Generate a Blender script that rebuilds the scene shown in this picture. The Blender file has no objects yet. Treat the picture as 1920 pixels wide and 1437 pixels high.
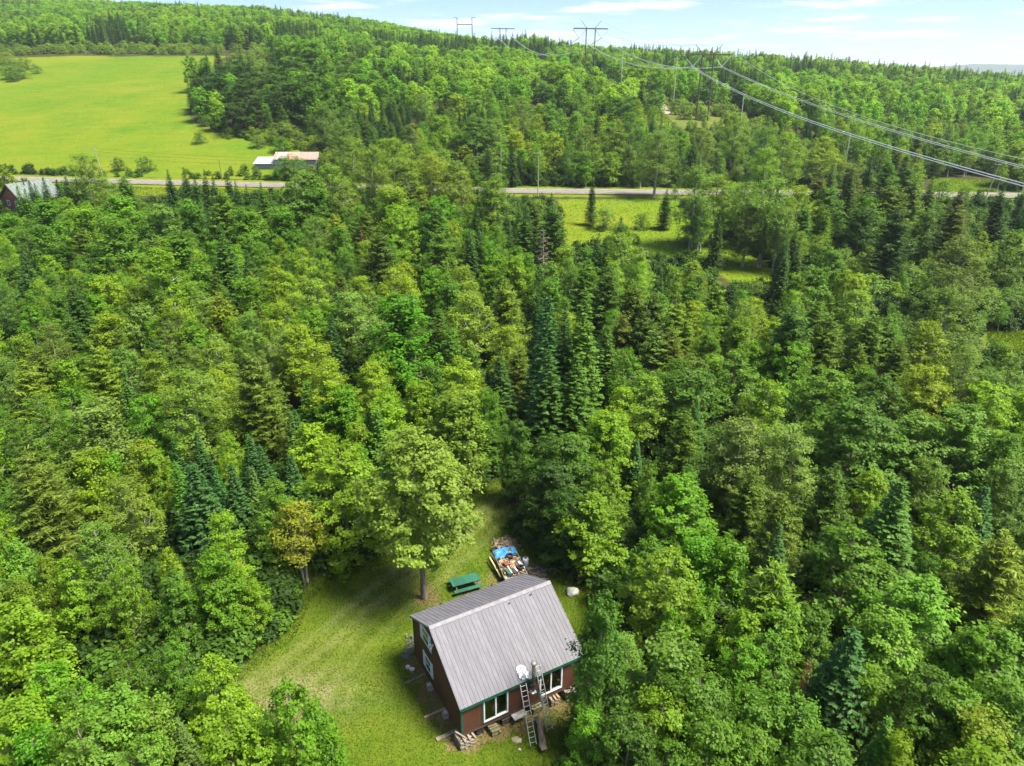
import bpy, math, random
import numpy as np
from mathutils import Vector, Matrix

# ------------------------------------------------------------------ camera, sky, sun, exposure
SC = bpy.context.scene
COL = SC.collection
CAM_H = 41.0
FPX, CX, CY = 1332.0, 960.0, 718.5            # focal length and centre, in pixels of the 1920 px photograph
PITCH = math.atan((718.5 - 135.0) / FPX)
cam_d = bpy.data.cameras.new('camera'); cam = bpy.data.objects.new('camera', cam_d); COL.objects.link(cam)
cam.location = (0, 0, CAM_H); cam.rotation_euler = (math.pi / 2 - PITCH, 0, 0)
cam_d.sensor_fit = 'HORIZONTAL'; cam_d.sensor_width = 36.0; cam_d.lens = 36.0 * FPX / 1920.0
cam_d.clip_start = 0.5; cam_d.clip_end = 30000
SC.camera = cam

SUN_AZ, SUN_EL = math.radians(106), math.radians(59)     # azimuth from +Y (view direction) towards +X (right)
world = bpy.data.worlds.new('World'); SC.world = world; world.use_nodes = True
wn, wl = world.node_tree.nodes, world.node_tree.links
wn.clear()
def wnode(t, **k):
    n = wn.new(t)
    for a, b in k.items(): setattr(n, a, b)
    return n
w_out = wnode('ShaderNodeOutputWorld'); w_bg = wnode('ShaderNodeBackground'); w_bg.inputs[1].default_value = 0.068
sky = wnode('ShaderNodeTexSky', sky_type='NISHITA'); sky.sun_disc = False
sky.sun_elevation = SUN_EL; sky.sun_rotation = SUN_AZ
sky.altitude = 1500; sky.air_density = 0.9; sky.dust_density = 0.05; sky.ozone_density = 4.5
# broken cumulus on a flat layer high above the place (direction -> point on the cloud layer)
w_tc = wnode('ShaderNodeTexCoord'); w_sep = wnode('ShaderNodeSeparateXYZ'); wl.new(w_tc.outputs['Generated'], w_sep.inputs[0])
w_z = wnode('ShaderNodeMath', operation='MAXIMUM'); wl.new(w_sep.outputs[2], w_z.inputs[0]); w_z.inputs[1].default_value = 0.0
w_z2 = wnode('ShaderNodeMath', operation='ADD'); wl.new(w_z.outputs[0], w_z2.inputs[0]); w_z2.inputs[1].default_value = 0.035
w_dx = wnode('ShaderNodeMath', operation='DIVIDE'); wl.new(w_sep.outputs[0], w_dx.inputs[0]); wl.new(w_z2.outputs[0], w_dx.inputs[1])
w_dy = wnode('ShaderNodeMath', operation='DIVIDE'); wl.new(w_sep.outputs[1], w_dy.inputs[0]); wl.new(w_z2.outputs[0], w_dy.inputs[1])
w_cmb = wnode('ShaderNodeCombineXYZ'); wl.new(w_dx.outputs[0], w_cmb.inputs[0]); wl.new(w_dy.outputs[0], w_cmb.inputs[1])
w_no = wnode('ShaderNodeTexNoise'); w_no.inputs['Scale'].default_value = 0.62; w_no.inputs['Detail'].default_value = 7; w_no.inputs['Roughness'].default_value = 0.55
wl.new(w_cmb.outputs[0], w_no.inputs['Vector'])
w_rm = wnode('ShaderNodeMapRange'); w_rm.inputs[1].default_value = 0.50; w_rm.inputs[2].default_value = 0.66
w_rm.inputs[3].default_value = 0.0; w_rm.inputs[4].default_value = 0.85; w_rm.interpolation_type = 'SMOOTHSTEP'
wl.new(w_no.outputs['Fac'], w_rm.inputs[0])
w_mx = wnode('ShaderNodeMix', data_type='RGBA'); wl.new(w_rm.outputs[0], w_mx.inputs[0]); wl.new(sky.outputs[0], w_mx.inputs[6])
w_mx.inputs[7].default_value = (8.0, 8.2, 8.5, 1)
wl.new(w_mx.outputs[2], w_bg.inputs[0]); wl.new(w_bg.outputs[0], w_out.inputs[0])

sun_d = bpy.data.lights.new('sun', 'SUN'); sun_d.energy = 5.0; sun_d.angle = math.radians(22.0); sun_d.color = (1.0, 0.93, 0.80)
sun = bpy.data.objects.new('sun', sun_d); COL.objects.link(sun)
_sd = Vector((math.sin(SUN_AZ) * math.cos(SUN_EL), math.cos(SUN_AZ) * math.cos(SUN_EL), math.sin(SUN_EL)))
sun.rotation_euler = (-_sd).to_track_quat('-Z', 'Y').to_euler()

vs = SC.view_settings; vs.view_transform = 'Standard'; vs.look = 'None'; vs.exposure = 1.42; vs.gamma = 1.0; vs.use_curve_mapping = False
cy = SC.cycles
cy.max_bounces = 7; cy.diffuse_bounces = 5; cy.glossy_bounces = 3; cy.transmission_bounces = 4; cy.transparent_max_bounces = 8; cy.volume_bounces = 0
cy.use_adaptive_sampling = True; cy.adaptive_threshold = 0.02
cy.use_denoising = True; cy.caustics_reflective = False; cy.caustics_refractive = False
SC.render.film_transparent = False

# ------------------------------------------------------------------ helpers
rng = np.random.default_rng(11); random.seed(5)
cp, sp_ = math.cos(PITCH), math.sin(PITCH)

def noise2(x, y, seed=0):
    """smooth value noise, numpy"""
    x = np.asarray(x, float); y = np.asarray(y, float)
    xi = np.floor(x).astype(np.int64); yi = np.floor(y).astype(np.int64); fx = x - xi; fy = y - yi
    def h(a, b):
        n = (a * 374761393 + b * 668265263 + seed * 974711) & 0xffffffff
        n = ((n ^ (n >> 13)) * 1274126177) & 0xffffffff
        return ((n ^ (n >> 16)) & 0xffff) / 65535.0
    sx = fx * fx * (3 - 2 * fx); sy = fy * fy * (3 - 2 * fy)
    return (h(xi, yi) * (1 - sx) + h(xi + 1, yi) * sx) * (1 - sy) + (h(xi, yi + 1) * (1 - sx) + h(xi + 1, yi + 1) * sx) * sy

def road_y(x):
    x = np.asarray(x, float)
    return np.where(x < 0, 210 - 0.157 * x, 210 - 0.06 * x)
_A = np.array([-1.2, -.655, -.416, -.314, -.177, -.109, -.041, .027, .096, .232, .369, .54, .655, 1.2])
_D = np.array([0, 12, 75, 120, 240, 400, 500, 700, 1200, 2500, 12000.])
_T = np.array([
 [0, .3, 13, 22, 42, 66, 80, 110, 110, 80, 0], [0, .3, 12, 20, 40, 63, 77, 105, 100, 60, 0], [0, .3, 12, 20, 39, 60, 73, 93, 85, 50, 0],
 [0, .3, 11, 19, 37, 58, 70, 88, 75, 40, 0], [0, .3, 9, 16, 31, 48, 58, 73, 60, 30, 0], [0, .3, 8, 14, 27, 42, 51, 60, 50, 20, 0],
 [0, .3, 8, 13, 24, 38, 46, 48, 35, 10, 0], [0, .3, 8, 13, 24, 38, 47, 46, 30, 5, 0], [0, .3, 8, 13, 23, 34, 38, 34, 20, 0, 0],
 [0, .3, 7, 12, 20, 32, 34, 28, 15, -5, 0], [0, .3, 6, 10, 16, 26, 28, 22, 8, -10, 0], [0, .3, 3, 6, 11, 19, 21, 15, 0, -15, 0],
 [0, .3, 2, 4, 8, 13, 15, 8, -5, -20, 0], [0, .3, 1, 3, 6, 10, 12, 5, -5, -20, 0]])
def ter(x, y):
    x = np.asarray(x, float); y = np.asarray(y, float)
    d = y - road_y(x); a = np.clip(x / np.maximum(y, 60), _A[0], _A[-1] - 1e-6)
    near = 9.5 * np.clip((d + 158) / 150, 0, 1); t = np.clip((d + 158) / 150, 0, 1); near = 9.5 * t ** 1.25
    dd = np.clip(d, 0, _D[-1] - 1); ia = np.clip(np.searchsorted(_A, a, 'right') - 1, 0, len(_A) - 2); idd = np.clip(np.searchsorted(_D, dd, 'right') - 1, 0, len(_D) - 2)
    ta = (a - _A[ia]) / (_A[ia + 1] - _A[ia]); td = (dd - _D[idd]) / (_D[idd + 1] - _D[idd])
    far = (_T[ia, idd] * (1 - ta) + _T[ia + 1, idd] * ta) * (1 - td) + (_T[ia, idd + 1] * (1 - ta) + _T[ia + 1, idd + 1] * ta) * td
    n = (noise2(x / 45 + 7, y / 45, 3) - .5) * 2.2 * np.clip((np.abs(d) - 12) / 60, 0, 1) * np.clip((y - 70) / 40, 0, 1)
    n2 = (noise2(x / 9, y / 9, 5) - .5) * 0.25 * np.clip((np.abs(d) - 9) / 10, 0, 1)
    return np.where(d > 0, 9.5 + far, near) + n + n2 - 0.12
def ter1(x, y): return float(ter(np.array([x]), np.array([y]))[0])
def ray(px, py):
    X = (px - CX) / FPX; V = (py - CY) / FPX
    return np.array([X, cp - V * sp_, -sp_ - V * cp])
_TY = np.concatenate([np.arange(8, 120, .5), np.arange(120, 400, 1.5), np.arange(400, 2000, 8)])
def at(px, py, h=0.0):
    """point of the land (raised by h) that is seen at this place of the photograph"""
    r = ray(px, py); x = r[0] / r[1] * _TY; z = CAM_H + r[2] / r[1] * _TY
    below = np.nonzero(z <= ter(x, _TY) + h)[0]
    i = below[0] if len(below) else len(_TY) - 1
    return float(x[i]), float(_TY[i])
def pix(x, y, z):
    zz = z - CAM_H; zc = y * cp - zz * sp_; yc = -y * sp_ - zz * cp
    return CX + FPX * x / zc, CY + FPX * yc / zc, zc
def inpoly(x, y, poly):
    x = np.asarray(x, float); y = np.asarray(y, float); r = np.zeros(x.shape, bool); n = len(poly)
    for i in range(n):
        x0, y0 = poly[i]; x1, y1 = poly[(i + 1) % n]
        c = ((y0 > y) != (y1 > y)) & (x < (x1 - x0) * (y - y0) / (y1 - y0 + 1e-12) + x0)
        r ^= c
    return r
def polydist(x, y, poly, closed=True):
    x = np.asarray(x, float); y = np.asarray(y, float); best = np.full(x.shape, 1e9); n = len(poly)
    for i in range(n if closed else n - 1):
        ax, ay = poly[i]; bx, by = poly[(i + 1) % n]; dx, dy = bx - ax, by - ay
        t = np.clip(((x - ax) * dx + (y - ay) * dy) / (dx * dx + dy * dy + 1e-12), 0, 1)
        best = np.minimum(best, np.hypot(x - ax - t * dx, y - ay - t * dy))
    return best

# ---- materials
def new_mat(name):
    m = bpy.data.materials.new(name); m.use_nodes = True; m.node_tree.nodes.clear(); return m
class NT:
    def __init__(s, m): s.n = m.node_tree.nodes; s.l = m.node_tree.links
    def __call__(s, t, ins=None, **k):
        n = s.n.new('ShaderNode' + t)
        for a, b in k.items(): setattr(n, a, b)
        for a, b in (ins or {}).items():
            if isinstance(b, bpy.types.NodeSocket): s.l.new(b, n.inputs[a])
            else: n.inputs[a].default_value = b
        return n
def c4(c): return (c[0], c[1], c[2], 1)
def mix(N, f, a, b, mode='MIX'):
    n = N('Mix', data_type='RGBA', blend_type=mode)
    for i, v in ((0, f), (6, a), (7, b)):
        if isinstance(v, bpy.types.NodeSocket): N.l.new(v, n.inputs[i])
        else: n.inputs[i].default_value = v if i == 0 else c4(v)
    return n.outputs[2]
def mat(name, col, rough=.6, metal=0., var=.25, scale=3., bump=0., bscale=20., spec=.4, stretch=(1, 1, 1), col2=None):
    """surface with uneven colour (object space noise at two scales) and fine relief"""
    m = new_mat(name); N = NT(m)
    tc = N('TexCoord'); mp = N('Mapping', {0: tc.outputs['Object']}); mp.inputs['Scale'].default_value = stretch
    n1 = N('TexNoise', {'Vector': mp.outputs[0], 'Scale': scale, 'Detail': 5., 'Roughness': .6})
    c2 = col2 or tuple(v * (1 - var * 1.6) for v in col)
    hi = tuple(min(1, v * (1 + var * .6)) for v in col)
    rp = N('MapRange', {0: n1.outputs['Fac'], 1: .3, 2: .7})
    base = mix(N, rp.outputs[0], c2, hi)
    p = N('BsdfPrincipled', {'Base Color': base, 'Roughness': rough, 'Metallic': metal, 'Specular IOR Level': spec})
    if bump:
        n2 = N('TexNoise', {'Vector': mp.outputs[0], 'Scale': bscale, 'Detail': 4.})
        b = N('Bump', {'Height': n2.outputs['Fac'], 'Strength': bump, 'Distance': .02}); N.l.new(b.outputs[0], p.inputs['Normal'])
    o = N('OutputMaterial', {0: p.outputs[0]})
    return m
def leaf_mat(name, far=False, transl=.32, rough=.55, spread=.30, warm=.06):
    m = new_mat(name); N = NT(m)
    if far: tint = N('Attribute', attribute_name='tint', attribute_type='INSTANCER').outputs['Color']
    else: tint = N('ObjectInfo').outputs['Color']
    lv = N('Attribute', attribute_name='lv', attribute_type='GEOMETRY').outputs['Fac']
    br = N('MapRange', {0: lv, 1: 0., 2: 1., 3: 1 - spread, 4: 1 + spread}).outputs[0]
    vm = N('VectorMath', operation='SCALE'); N.l.new(tint, vm.inputs[0]); N.l.new(br, vm.inputs['Scale'])
    wf = N('MapRange', {0: lv, 1: .55, 2: 1., 3: 0., 4: warm * 4}).outputs[0]
    base = mix(N, wf, (0, 0, 0), (1.15, 1.0, .6)); 
    mm = N('Mix', data_type='RGBA', blend_type='MULTIPLY'); N.l.new(wf, mm.inputs[0]); N.l.new(vm.outputs[0], mm.inputs[6]); mm.inputs[7].default_value = (1.10, 1.06, .60, 1)
    colr = mm.outputs[2]
    d = N('BsdfPrincipled', {'Base Color': colr, 'Roughness': rough, 'Specular IOR Level': .25})
    tcol = N('Mix', data_type='RGBA', blend_type='MULTIPLY'); tcol.inputs[0].default_value = 1; N.l.new(colr, tcol.inputs[6]); tcol.inputs[7].default_value = (1.5, 1.45, .5, 1)
    t = N('BsdfTranslucent', {'Color': tcol.outputs[2]})
    ms = N('MixShader', {0: transl, 1: d.outputs[0], 2: t.outputs[0]})
    N('OutputMaterial', {0: ms.outputs[0]})
    return m
def bark_mat(name, col, col2, scale=6, stretch=(1, 1, .25)):
    return mat(name, col, .85, 0, .4, scale, .6, 25, .2, stretch, col2)

# ---- mesh building
class MB:
    def __init__(s): s.v = []; s.f = []; s.m = []
    def add(s, verts, faces, mi=0):
        o = len(s.v); s.v += [tuple(map(float, v)) for v in verts]; s.f += [tuple(i + o for i in f) for f in faces]; s.m += [mi] * len(faces); return s
    def box(s, c, d, R=None, mi=0):
        hx, hy, hz = d[0] / 2, d[1] / 2, d[2] / 2; vs_ = []
        for z in (-hz, hz):
            for (x, y) in ((-hx, -hy), (hx, -hy), (hx, hy), (-hx, hy)):
                p = Vector((x, y, z)); p = (R @ p if R is not None else p) + Vector(c); vs_.append(p)
        return s.add(vs_, [(0, 3, 2, 1), (4, 5, 6, 7), (0, 1, 5, 4), (1, 2, 6, 5), (2, 3, 7, 6), (3, 0, 4, 7)], mi)
    def beam(s, p0, p1, w, h, up=(0, 0, 1), mi=0):
        p0, p1 = Vector(p0), Vector(p1); d = (p1 - p0); L = d.length; d.normalize(); u = Vector(up)
        if abs(d.dot(u)) > .98: u = Vector((1, 0, 0))
        sx = d.cross(u).normalized(); uz = sx.cross(d); R = Matrix((sx, d, uz)).transposed()
        return s.box((p0 + p1) / 2, (w, L, h), R, mi)
    def tube(s, pts, rad, n=8, cap=True, mi=0, oval=1.0):
        pts = [Vector(p) for p in pts]; rad = rad if hasattr(rad, '__len__') else [rad] * len(pts); vs_ = []; fs = []
        for i, p in enumerate(pts):
            d = (pts[min(i + 1, len(pts) - 1)] - pts[max(i - 1, 0)]).normalized()
            u = Vector((0, 0, 1)) if abs(d.z) < .9 else Vector((1, 0, 0)); a = d.cross(u).normalized(); b = a.cross(d)
            for k in range(n):
                t = 2 * math.pi * k / n; vs_.append(p + (a * math.cos(t) + b * math.sin(t) * oval) * rad[i])
        for i in range(len(pts) - 1):
            for k in range(n): fs.append((i * n + k, i * n + (k + 1) % n, (i + 1) * n + (k + 1) % n, (i + 1) * n + k))
        if cap: fs += [tuple(range(n - 1, -1, -1)), tuple((len(pts) - 1) * n + k for k in range(n))]
        return s.add(vs_, fs, mi)
    def prism(s, poly, ext, mi=0):
        """poly: 3D points of one face; ext: extrusion vector"""
        n = len(poly); e = Vector(ext); a = [Vector(p) for p in poly]
        return s.add(a + [p + e for p in a], [tuple(range(n)), tuple(range(2 * n - 1, n - 1, -1))] + [(i, i + n, (i + 1) % n + n, (i + 1) % n) for i in range(n)], mi)
    def lathe(s, prof, c=(0, 0, 0), n=20, mi=0, R=None):
        vs_ = []; fs = []
        for (r, z) in prof:
            for k in range(n):
                p = Vector((r * math.cos(2 * math.pi * k / n), r * math.sin(2 * math.pi * k / n), z)); vs_.append((R @ p if R is not None else p) + Vector(c))
        for i in range(len(prof) - 1):
            for k in range(n): fs.append((i * n + k, i * n + (k + 1) % n, (i + 1) * n + (k + 1) % n, (i + 1) * n + k))
        return s.add(vs_, fs, mi)
    def mesh(s, name, mats, smooth=False):
        me = bpy.data.meshes.new(name); me.from_pydata(s.v, [], s.f)
        for m in (mats if isinstance(mats, (list, tuple)) else [mats]): me.materials.append(m)
        me.polygons.foreach_set('material_index', s.m)
        if smooth: me.polygons.foreach_set('use_smooth', [True] * len(s.f))
        me.validate(); me.update(); return me
    def build(s, name, mats, parent=None, smooth=False, loc=None, rz=None):
        return link(name, s.mesh(name, mats, smooth), parent, loc, rz)
def link(name, me, parent=None, loc=None, rz=None):
    o = bpy.data.objects.new(name, me); COL.objects.link(o)
    if parent is not None: o.parent = parent
    if loc is not None: o.location = loc
    if rz is not None: o.rotation_euler = (0, 0, rz)
    return o
def tag(o, label=None, cat=None, group=None, kind=None):
    if label: o['label'] = label
    if cat: o['category'] = cat
    if group: o['group'] = group
    if kind: o['kind'] = kind
    return o
def thing(name, label, cat, loc=(0, 0, 0), rz=0., group=None):
    o = bpy.data.objects.new(name, None); COL.objects.link(o); o.location = loc; o.rotation_euler = (0, 0, rz); o.empty_display_size = .3
    return tag(o, label, cat, group)
def npmesh(name, V, F, mats, attr=None, mi=None):
    """fast mesh from numpy arrays; F is (n,4) or (n,3)"""
    me = bpy.data.meshes.new(name); k = F.shape[1]; n = len(F)
    me.vertices.add(len(V)); me.vertices.foreach_set('co', V.astype(np.float32).ravel())
    me.loops.add(n * k); me.loops.foreach_set('vertex_index', F.astype(np.int32).ravel())
    me.polygons.add(n); me.polygons.foreach_set('loop_start', np.arange(0, n * k, k, dtype=np.int32))
    for m in mats: me.materials.append(m)
    if mi is not None: me.polygons.foreach_set('material_index', mi.astype(np.int32))
    me.update(calc_edges=True)
    if attr is not None:
        a = me.attributes.new('lv', 'FLOAT', 'FACE'); a.data.foreach_set('value', attr.astype(np.float32))
    return me

# ------------------------------------------------------------------ land cover (outlines on the land)
LAWN = [at(*q) for q in [(985, 893), (905, 905), (868, 955), (800, 1010), (690, 1058), (600, 1085), (556, 1125), (528, 1195), (470, 1238), (425, 1262),
        (420, 1310), (470, 1360), (540, 1437), (560, 1520), (1040, 1520), (1062, 1400), (1110, 1320), (1132, 1200), (1105, 1110), (1045, 1072), (1010, 1035), (975, 1005), (945, 970), (965, 925)]]
MEADOW = [at(*q) for q in [(640, 340), (600, 283), (500, 262), (420, 250), (372, 235), (352, 215), (368, 165), (405, 112), (440, 106), (300, 107), (150, 108), (60, 112), (-40, 112), (-300, 112), (-300, 325), (0, 322), (200, 332)]]
CLEAR = [[at(*q) for q in [(1045, 374), (1275, 376), (1290, 405), (1345, 440), (1450, 498), (1450, 536), (1370, 536), (1310, 490), (1225, 482), (1180, 442), (1120, 472), (1060, 472)]],
         [at(*q) for q in [(1745, 335), (1870, 340), (1860, 362), (1745, 360)]], [at(*q) for q in [(1850, 625), (1990, 620), (1990, 668), (1850, 662)]],
         [at(*q) for q in [(255, 352), (530, 358), (520, 370), (240, 368)]]]
ROW = [(58, 60), (58, 215), (57, 330), (34, 420), (10, 520), (-40, 720), (0, 720), (40, 520), (62, 425), (110, 340), (113, 215), (110, 60)]     # cleared strip under the power line
ROWGRASS = [(58, 318), (55, 345), (62, 360), (70, 345), (68, 318)]
TRACKS = [[at(*q) for q in [(1000, 918), (960, 938), (900, 970), (845, 1012), (775, 1062), (700, 1118), (620, 1190), (540, 1255), (460, 1305)]],
          [at(*q) for q in [(930, 975), (870, 1040), (760, 1130), (660, 1230), (590, 1320), (540, 1420)]]]
HA = np.array([-3.33, 33.865]); HTH = .51; HU = np.array([math.cos(HTH), math.sin(HTH)]); HV = np.array([-HU[1], HU[0]])
def hw(a, b): p = HA + a * HU + b * HV; return float(p[0]), float(p[1])
MAPLE = (-7.5, 48.2)

def gridaxis(segs):
    out = []
    for a, b, s in segs: out += list(np.arange(a, b, s))
    return np.array(out)
gx = gridaxis([(-60, 60, .8), (60, 200, 3), (200, 900, 12)]); ge = 900 * 1.25 ** np.arange(0, 11)
gx = np.concatenate([-ge[::-1], -gx[gx >= 60][::-1], gx, ge]); gx = np.unique(gx)
gy = np.concatenate([gridaxis([(-80, 12, 4), (12, 75, .8), (75, 245, 2), (245, 1200, 9)]), 1200 * 1.22 ** np.arange(0, 11)])
GX, GY = np.meshgrid(gx, gy); fx_, fy_ = GX.ravel(), GY.ravel(); fz_ = ter(fx_, fy_)
nxg, nyg = len(gx), len(gy); ii = np.arange(nxg * nyg).reshape(nyg, nxg)
GF = np.stack([ii[:-1, :-1].ravel(), ii[:-1, 1:].ravel(), ii[1:, 1:].ravel(), ii[1:, :-1].ravel()], 1)
def soft(poly, w):
    d = polydist(fx_, fy_, poly); ins = inpoly(fx_, fy_, poly); return np.clip(np.where(ins, d, -d) / w + .5, 0, 1)
m_lawn = soft(LAWN, 2.2)
m_mead = soft(MEADOW, 6)
for c_ in CLEAR: m_mead = np.maximum(m_mead, soft(c_, 3))
m_mead = np.maximum(m_mead, soft(ROWGRASS, 6)); m_row = soft(ROW, 10)
dr = np.abs(fy_ - road_y(fx_)); m_mead = np.maximum(m_mead, np.clip((10 - dr) / 3, 0, 1))
m_dirt = np.zeros_like(fx_)
for t_ in TRACKS:
    d = polydist(fx_, fy_, t_, False); m_dirt = np.maximum(m_dirt, np.exp(-((d - .8) / .55) ** 2) * (.7 if t_ is TRACKS[0] else .3) * np.where(fy_ > 47, 1, .55))
gp = at(540, 1312); m_dirt = np.maximum(m_dirt, 1.0 * np.exp(-(np.hypot((fx_ - gp[0]) / 4.6, (fy_ - gp[1]) / 2.2)) ** 2))
m_bare = 0.9 * np.exp(-(np.hypot(fx_ - MAPLE[0], fy_ - MAPLE[1]) / 1.7) ** 2)
ha_ = (fx_ - HA[0]) * HU[0] + (fy_ - HA[1]) * HU[1]; hb_ = (fx_ - HA[0]) * HV[0] + (fy_ - HA[1]) * HV[1]
m_bare = np.maximum(m_bare, ((ha_ > -1) & (ha_ < 10.4) & (hb_ > -.9) & (hb_ < 9)) * .9)
m_bare = np.maximum(m_bare, .75 * np.exp(-(np.hypot((ha_ - 7.6) / 2.6, (hb_ + 1.8) / 1.6)) ** 2))
m_bare = np.maximum(m_bare, .7 * np.exp(-(np.hypot(fx_ + .2, fy_ - 51.5) / 3.0) ** 2))
m_bare = np.maximum(m_bare, .6 * np.exp(-(np.hypot(fx_ + 4, fy_ - 49.5) / 1.8) ** 2))

g_mat = new_mat('ground'); N = NT(g_mat)
def gattr(n): return N('Attribute', attribute_name=n, attribute_type='GEOMETRY').outputs['Fac']
gpos = N('NewGeometry').outputs['Position']
def gnoise(s, det=4., rough=.6, st=(1, 1, 1)):
    mp = N('Mapping', {0: gpos}); mp.inputs['Scale'].default_value = st
    return N('TexNoise', {'Vector': mp.outputs[0], 'Scale': s, 'Detail': det, 'Roughness': rough}).outputs['Fac']
def rng_(f, a, b): return N('MapRange', {0: f, 1: a, 2: b}).outputs[0]
n_big, n_mid, n_fine, n_str = gnoise(.05), gnoise(.45), gnoise(5., 6., .7), gnoise(.09, 5., .65, (1, 2.6, 1))
forest = mix(N, rng_(n_mid, .3, .7), (.030, .036, .012), (.060, .058, .020))
lawn = mix(N, rng_(n_mid, .35, .65), (.062, .118, .006), (.115, .158, .012))
lawn = mix(N, rng_(gnoise(.16, 3.), .45, .68), lawn, (.098, .132, .012))
lawn = mix(N, rng_(n_fine, .3, .7), mix(N, .30, lawn, (.02, .03, .004)), lawn)
mead = mix(N, rng_(n_str, .33, .67), (.060, .142, .005), (.115, .180, .006))
mead = mix(N, rng_(gnoise(.016, 5.), .44, .62), mead, (.160, .185, .010))
mead = mix(N, rng_(n_mid, .5, .8), mead, (.165, .185, .015))
mead = mix(N, rng_(gnoise(.35, 2., .5, (.10, 1, 1)), .45, .85), mead, (.095, .165, .006))
mead = mix(N, rng_(gnoise(1.1, 4., .7, (1, 2, 1)), .35, .65), mix(N, .25, mead, (.04, .07, .005)), mead)
dirt = mix(N, rng_(n_fine, .3, .7), (.20, .165, .085), (.30, .26, .16))
bare = mix(N, rng_(n_fine, .3, .7), (.10, .075, .030), (.22, .17, .075))
rowg = mix(N, rng_(n_mid, .3, .7), (.07, .095, .015), (.13, .15, .03))
def edge(a, amt=.5):
    s = N('Math', operation='ADD'); N.l.new(gattr(a), s.inputs[0])
    q = N('MapRange', {0: n_mid, 1: .2, 2: .8, 3: -amt / 2, 4: amt / 2}); N.l.new(q.outputs[0], s.inputs[1])
    return N('MapRange', {0: s.outputs[0], 1: .3, 2: .7}).outputs[0]
colr = mix(N, edge('row'), forest, rowg); colr = mix(N, edge('mead'), colr, mead); colr = mix(N, edge('lawn'), colr, lawn)
dm = N('Math', operation='MULTIPLY'); N.l.new(gattr('dirt'), dm.inputs[0]); N.l.new(rng_(gnoise(.8), .25, .75), dm.inputs[1])
colr = mix(N, dm.outputs[0], colr, dirt); colr = mix(N, edge('bare', .7), colr, bare)
gb = N('Bump', {'Height': n_fine, 'Strength': .5, 'Distance': .08})
gpn = N('BsdfPrincipled', {'Base Color': colr, 'Roughness': .95, 'Specular IOR Level': .1, 'Normal': gb.outputs[0]})
N('OutputMaterial', {0: gpn.outputs[0]})
gme = npmesh('ground', np.stack([fx_, fy_, fz_], 1), GF, [g_mat])
gme.polygons.foreach_set('use_smooth', [True] * len(gme.polygons))
for nm, arr in (('lawn', m_lawn), ('mead', m_mead), ('dirt', m_dirt), ('bare', m_bare), ('row', m_row)):
    a_ = gme.attributes.new(nm, 'FLOAT', 'POINT'); a_.data.foreach_set('value', arr.astype(np.float32))
tag(link('ground', gme), kind='structure')

# far blue hills beyond the valley
hv, hf = [], []; hxs = np.linspace(-2500, 9000, 160)
for j, (yy, k) in enumerate([(4700, 0.), (5200, .45), (5800, .85), (6300, 1.), (7200, .3)]):
    for x in hxs:
        top = 128 + 55 * (noise2(x / 1500, 3.3, 9) - .4) + 22 * noise2(x / 420, 8.1, 12) + 6 * noise2(x / 90, j * .7, 4)
        hv.append((x, yy + 160 * noise2(x / 700, j, 2), -60 + top * 1.0 * k))
for j in range(4):
    for i in range(159): b = j * 160 + i; hf.append((b, b + 1, b + 161, b + 160))
hills = npmesh('hills', np.array(hv), np.array(hf), [mat('hill_woods', (.05, .085, .03), .9, var=.4, scale=.01)])
hills.polygons.foreach_set('use_smooth', [True] * len(hf)); tag(link('hills', hills), kind='structure')

# paved road with worn centre line and gravel shoulders
def strip(name, off0, off1, lift, m, x0=-420, x1=420, step=4, dash=None):
    V, F = [], []; xs = np.arange(x0, x1 + .1, step)
    for i, x in enumerate(xs):
        s = -.157 if x < 0 else -.06; s = -.157 + (.097) * min(1, max(0, (x + 15) / 30)); n_ = math.hypot(1, s)
        for o in (off0, off1): V.append((x - s / n_ * o, float(road_y(x)) + o / n_, 9.5 + lift))
        if i: F.append((2 * i - 2, 2 * i, 2 * i + 1, 2 * i - 1))
    return tag(link(name, npmesh(name, np.array(V), np.array(F), [m])), kind='structure')
strip('road_shoulder', -4.6, 4.6, .10, mat('shoulder_gravel', (.24, .20, .15), .95, var=.3, scale=.8))
strip('road', -3.2, 3.2, .16, mat('asphalt', (.17, .16, .155), .9, var=.18, scale=.5))
for o in (-.22, .12): strip('road_marking', o, o + .12, .166, mat('line_paint', (.55, .42, .08), .7, var=.3, scale=.7))
for o in (-2.95, 2.83): strip('road_edge_line', o, o + .12, .166, mat('edge_paint', (.6, .6, .58), .7, var=.3, scale=.7))
tv = [at(*q) for q in [(1226, 178), (1232, 186), (1239, 196), (1245, 205), (1252, 216)]]
V = []; F = []
for i, p in enumerate(tv):
    q = tv[min(i + 1, 4)]; o = tv[max(i - 1, 0)]; d = np.array(q) - np.array(o); d /= np.hypot(*d); n = np.array([-d[1], d[0]])
    for s in (-1.9, 1.9): x, y = np.array(p) + n * s; V.append((x, y, ter1(x, y) + .3))
    if i: F.append((2 * i - 2, 2 * i - 1, 2 * i + 1, 2 * i))
tag(link('gravel_path', npmesh('gravel_path', np.array(V), np.array(F), [mat('track_gravel', (.30, .26, .20), .95, var=.25, scale=.6)])), kind='structure')

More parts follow.
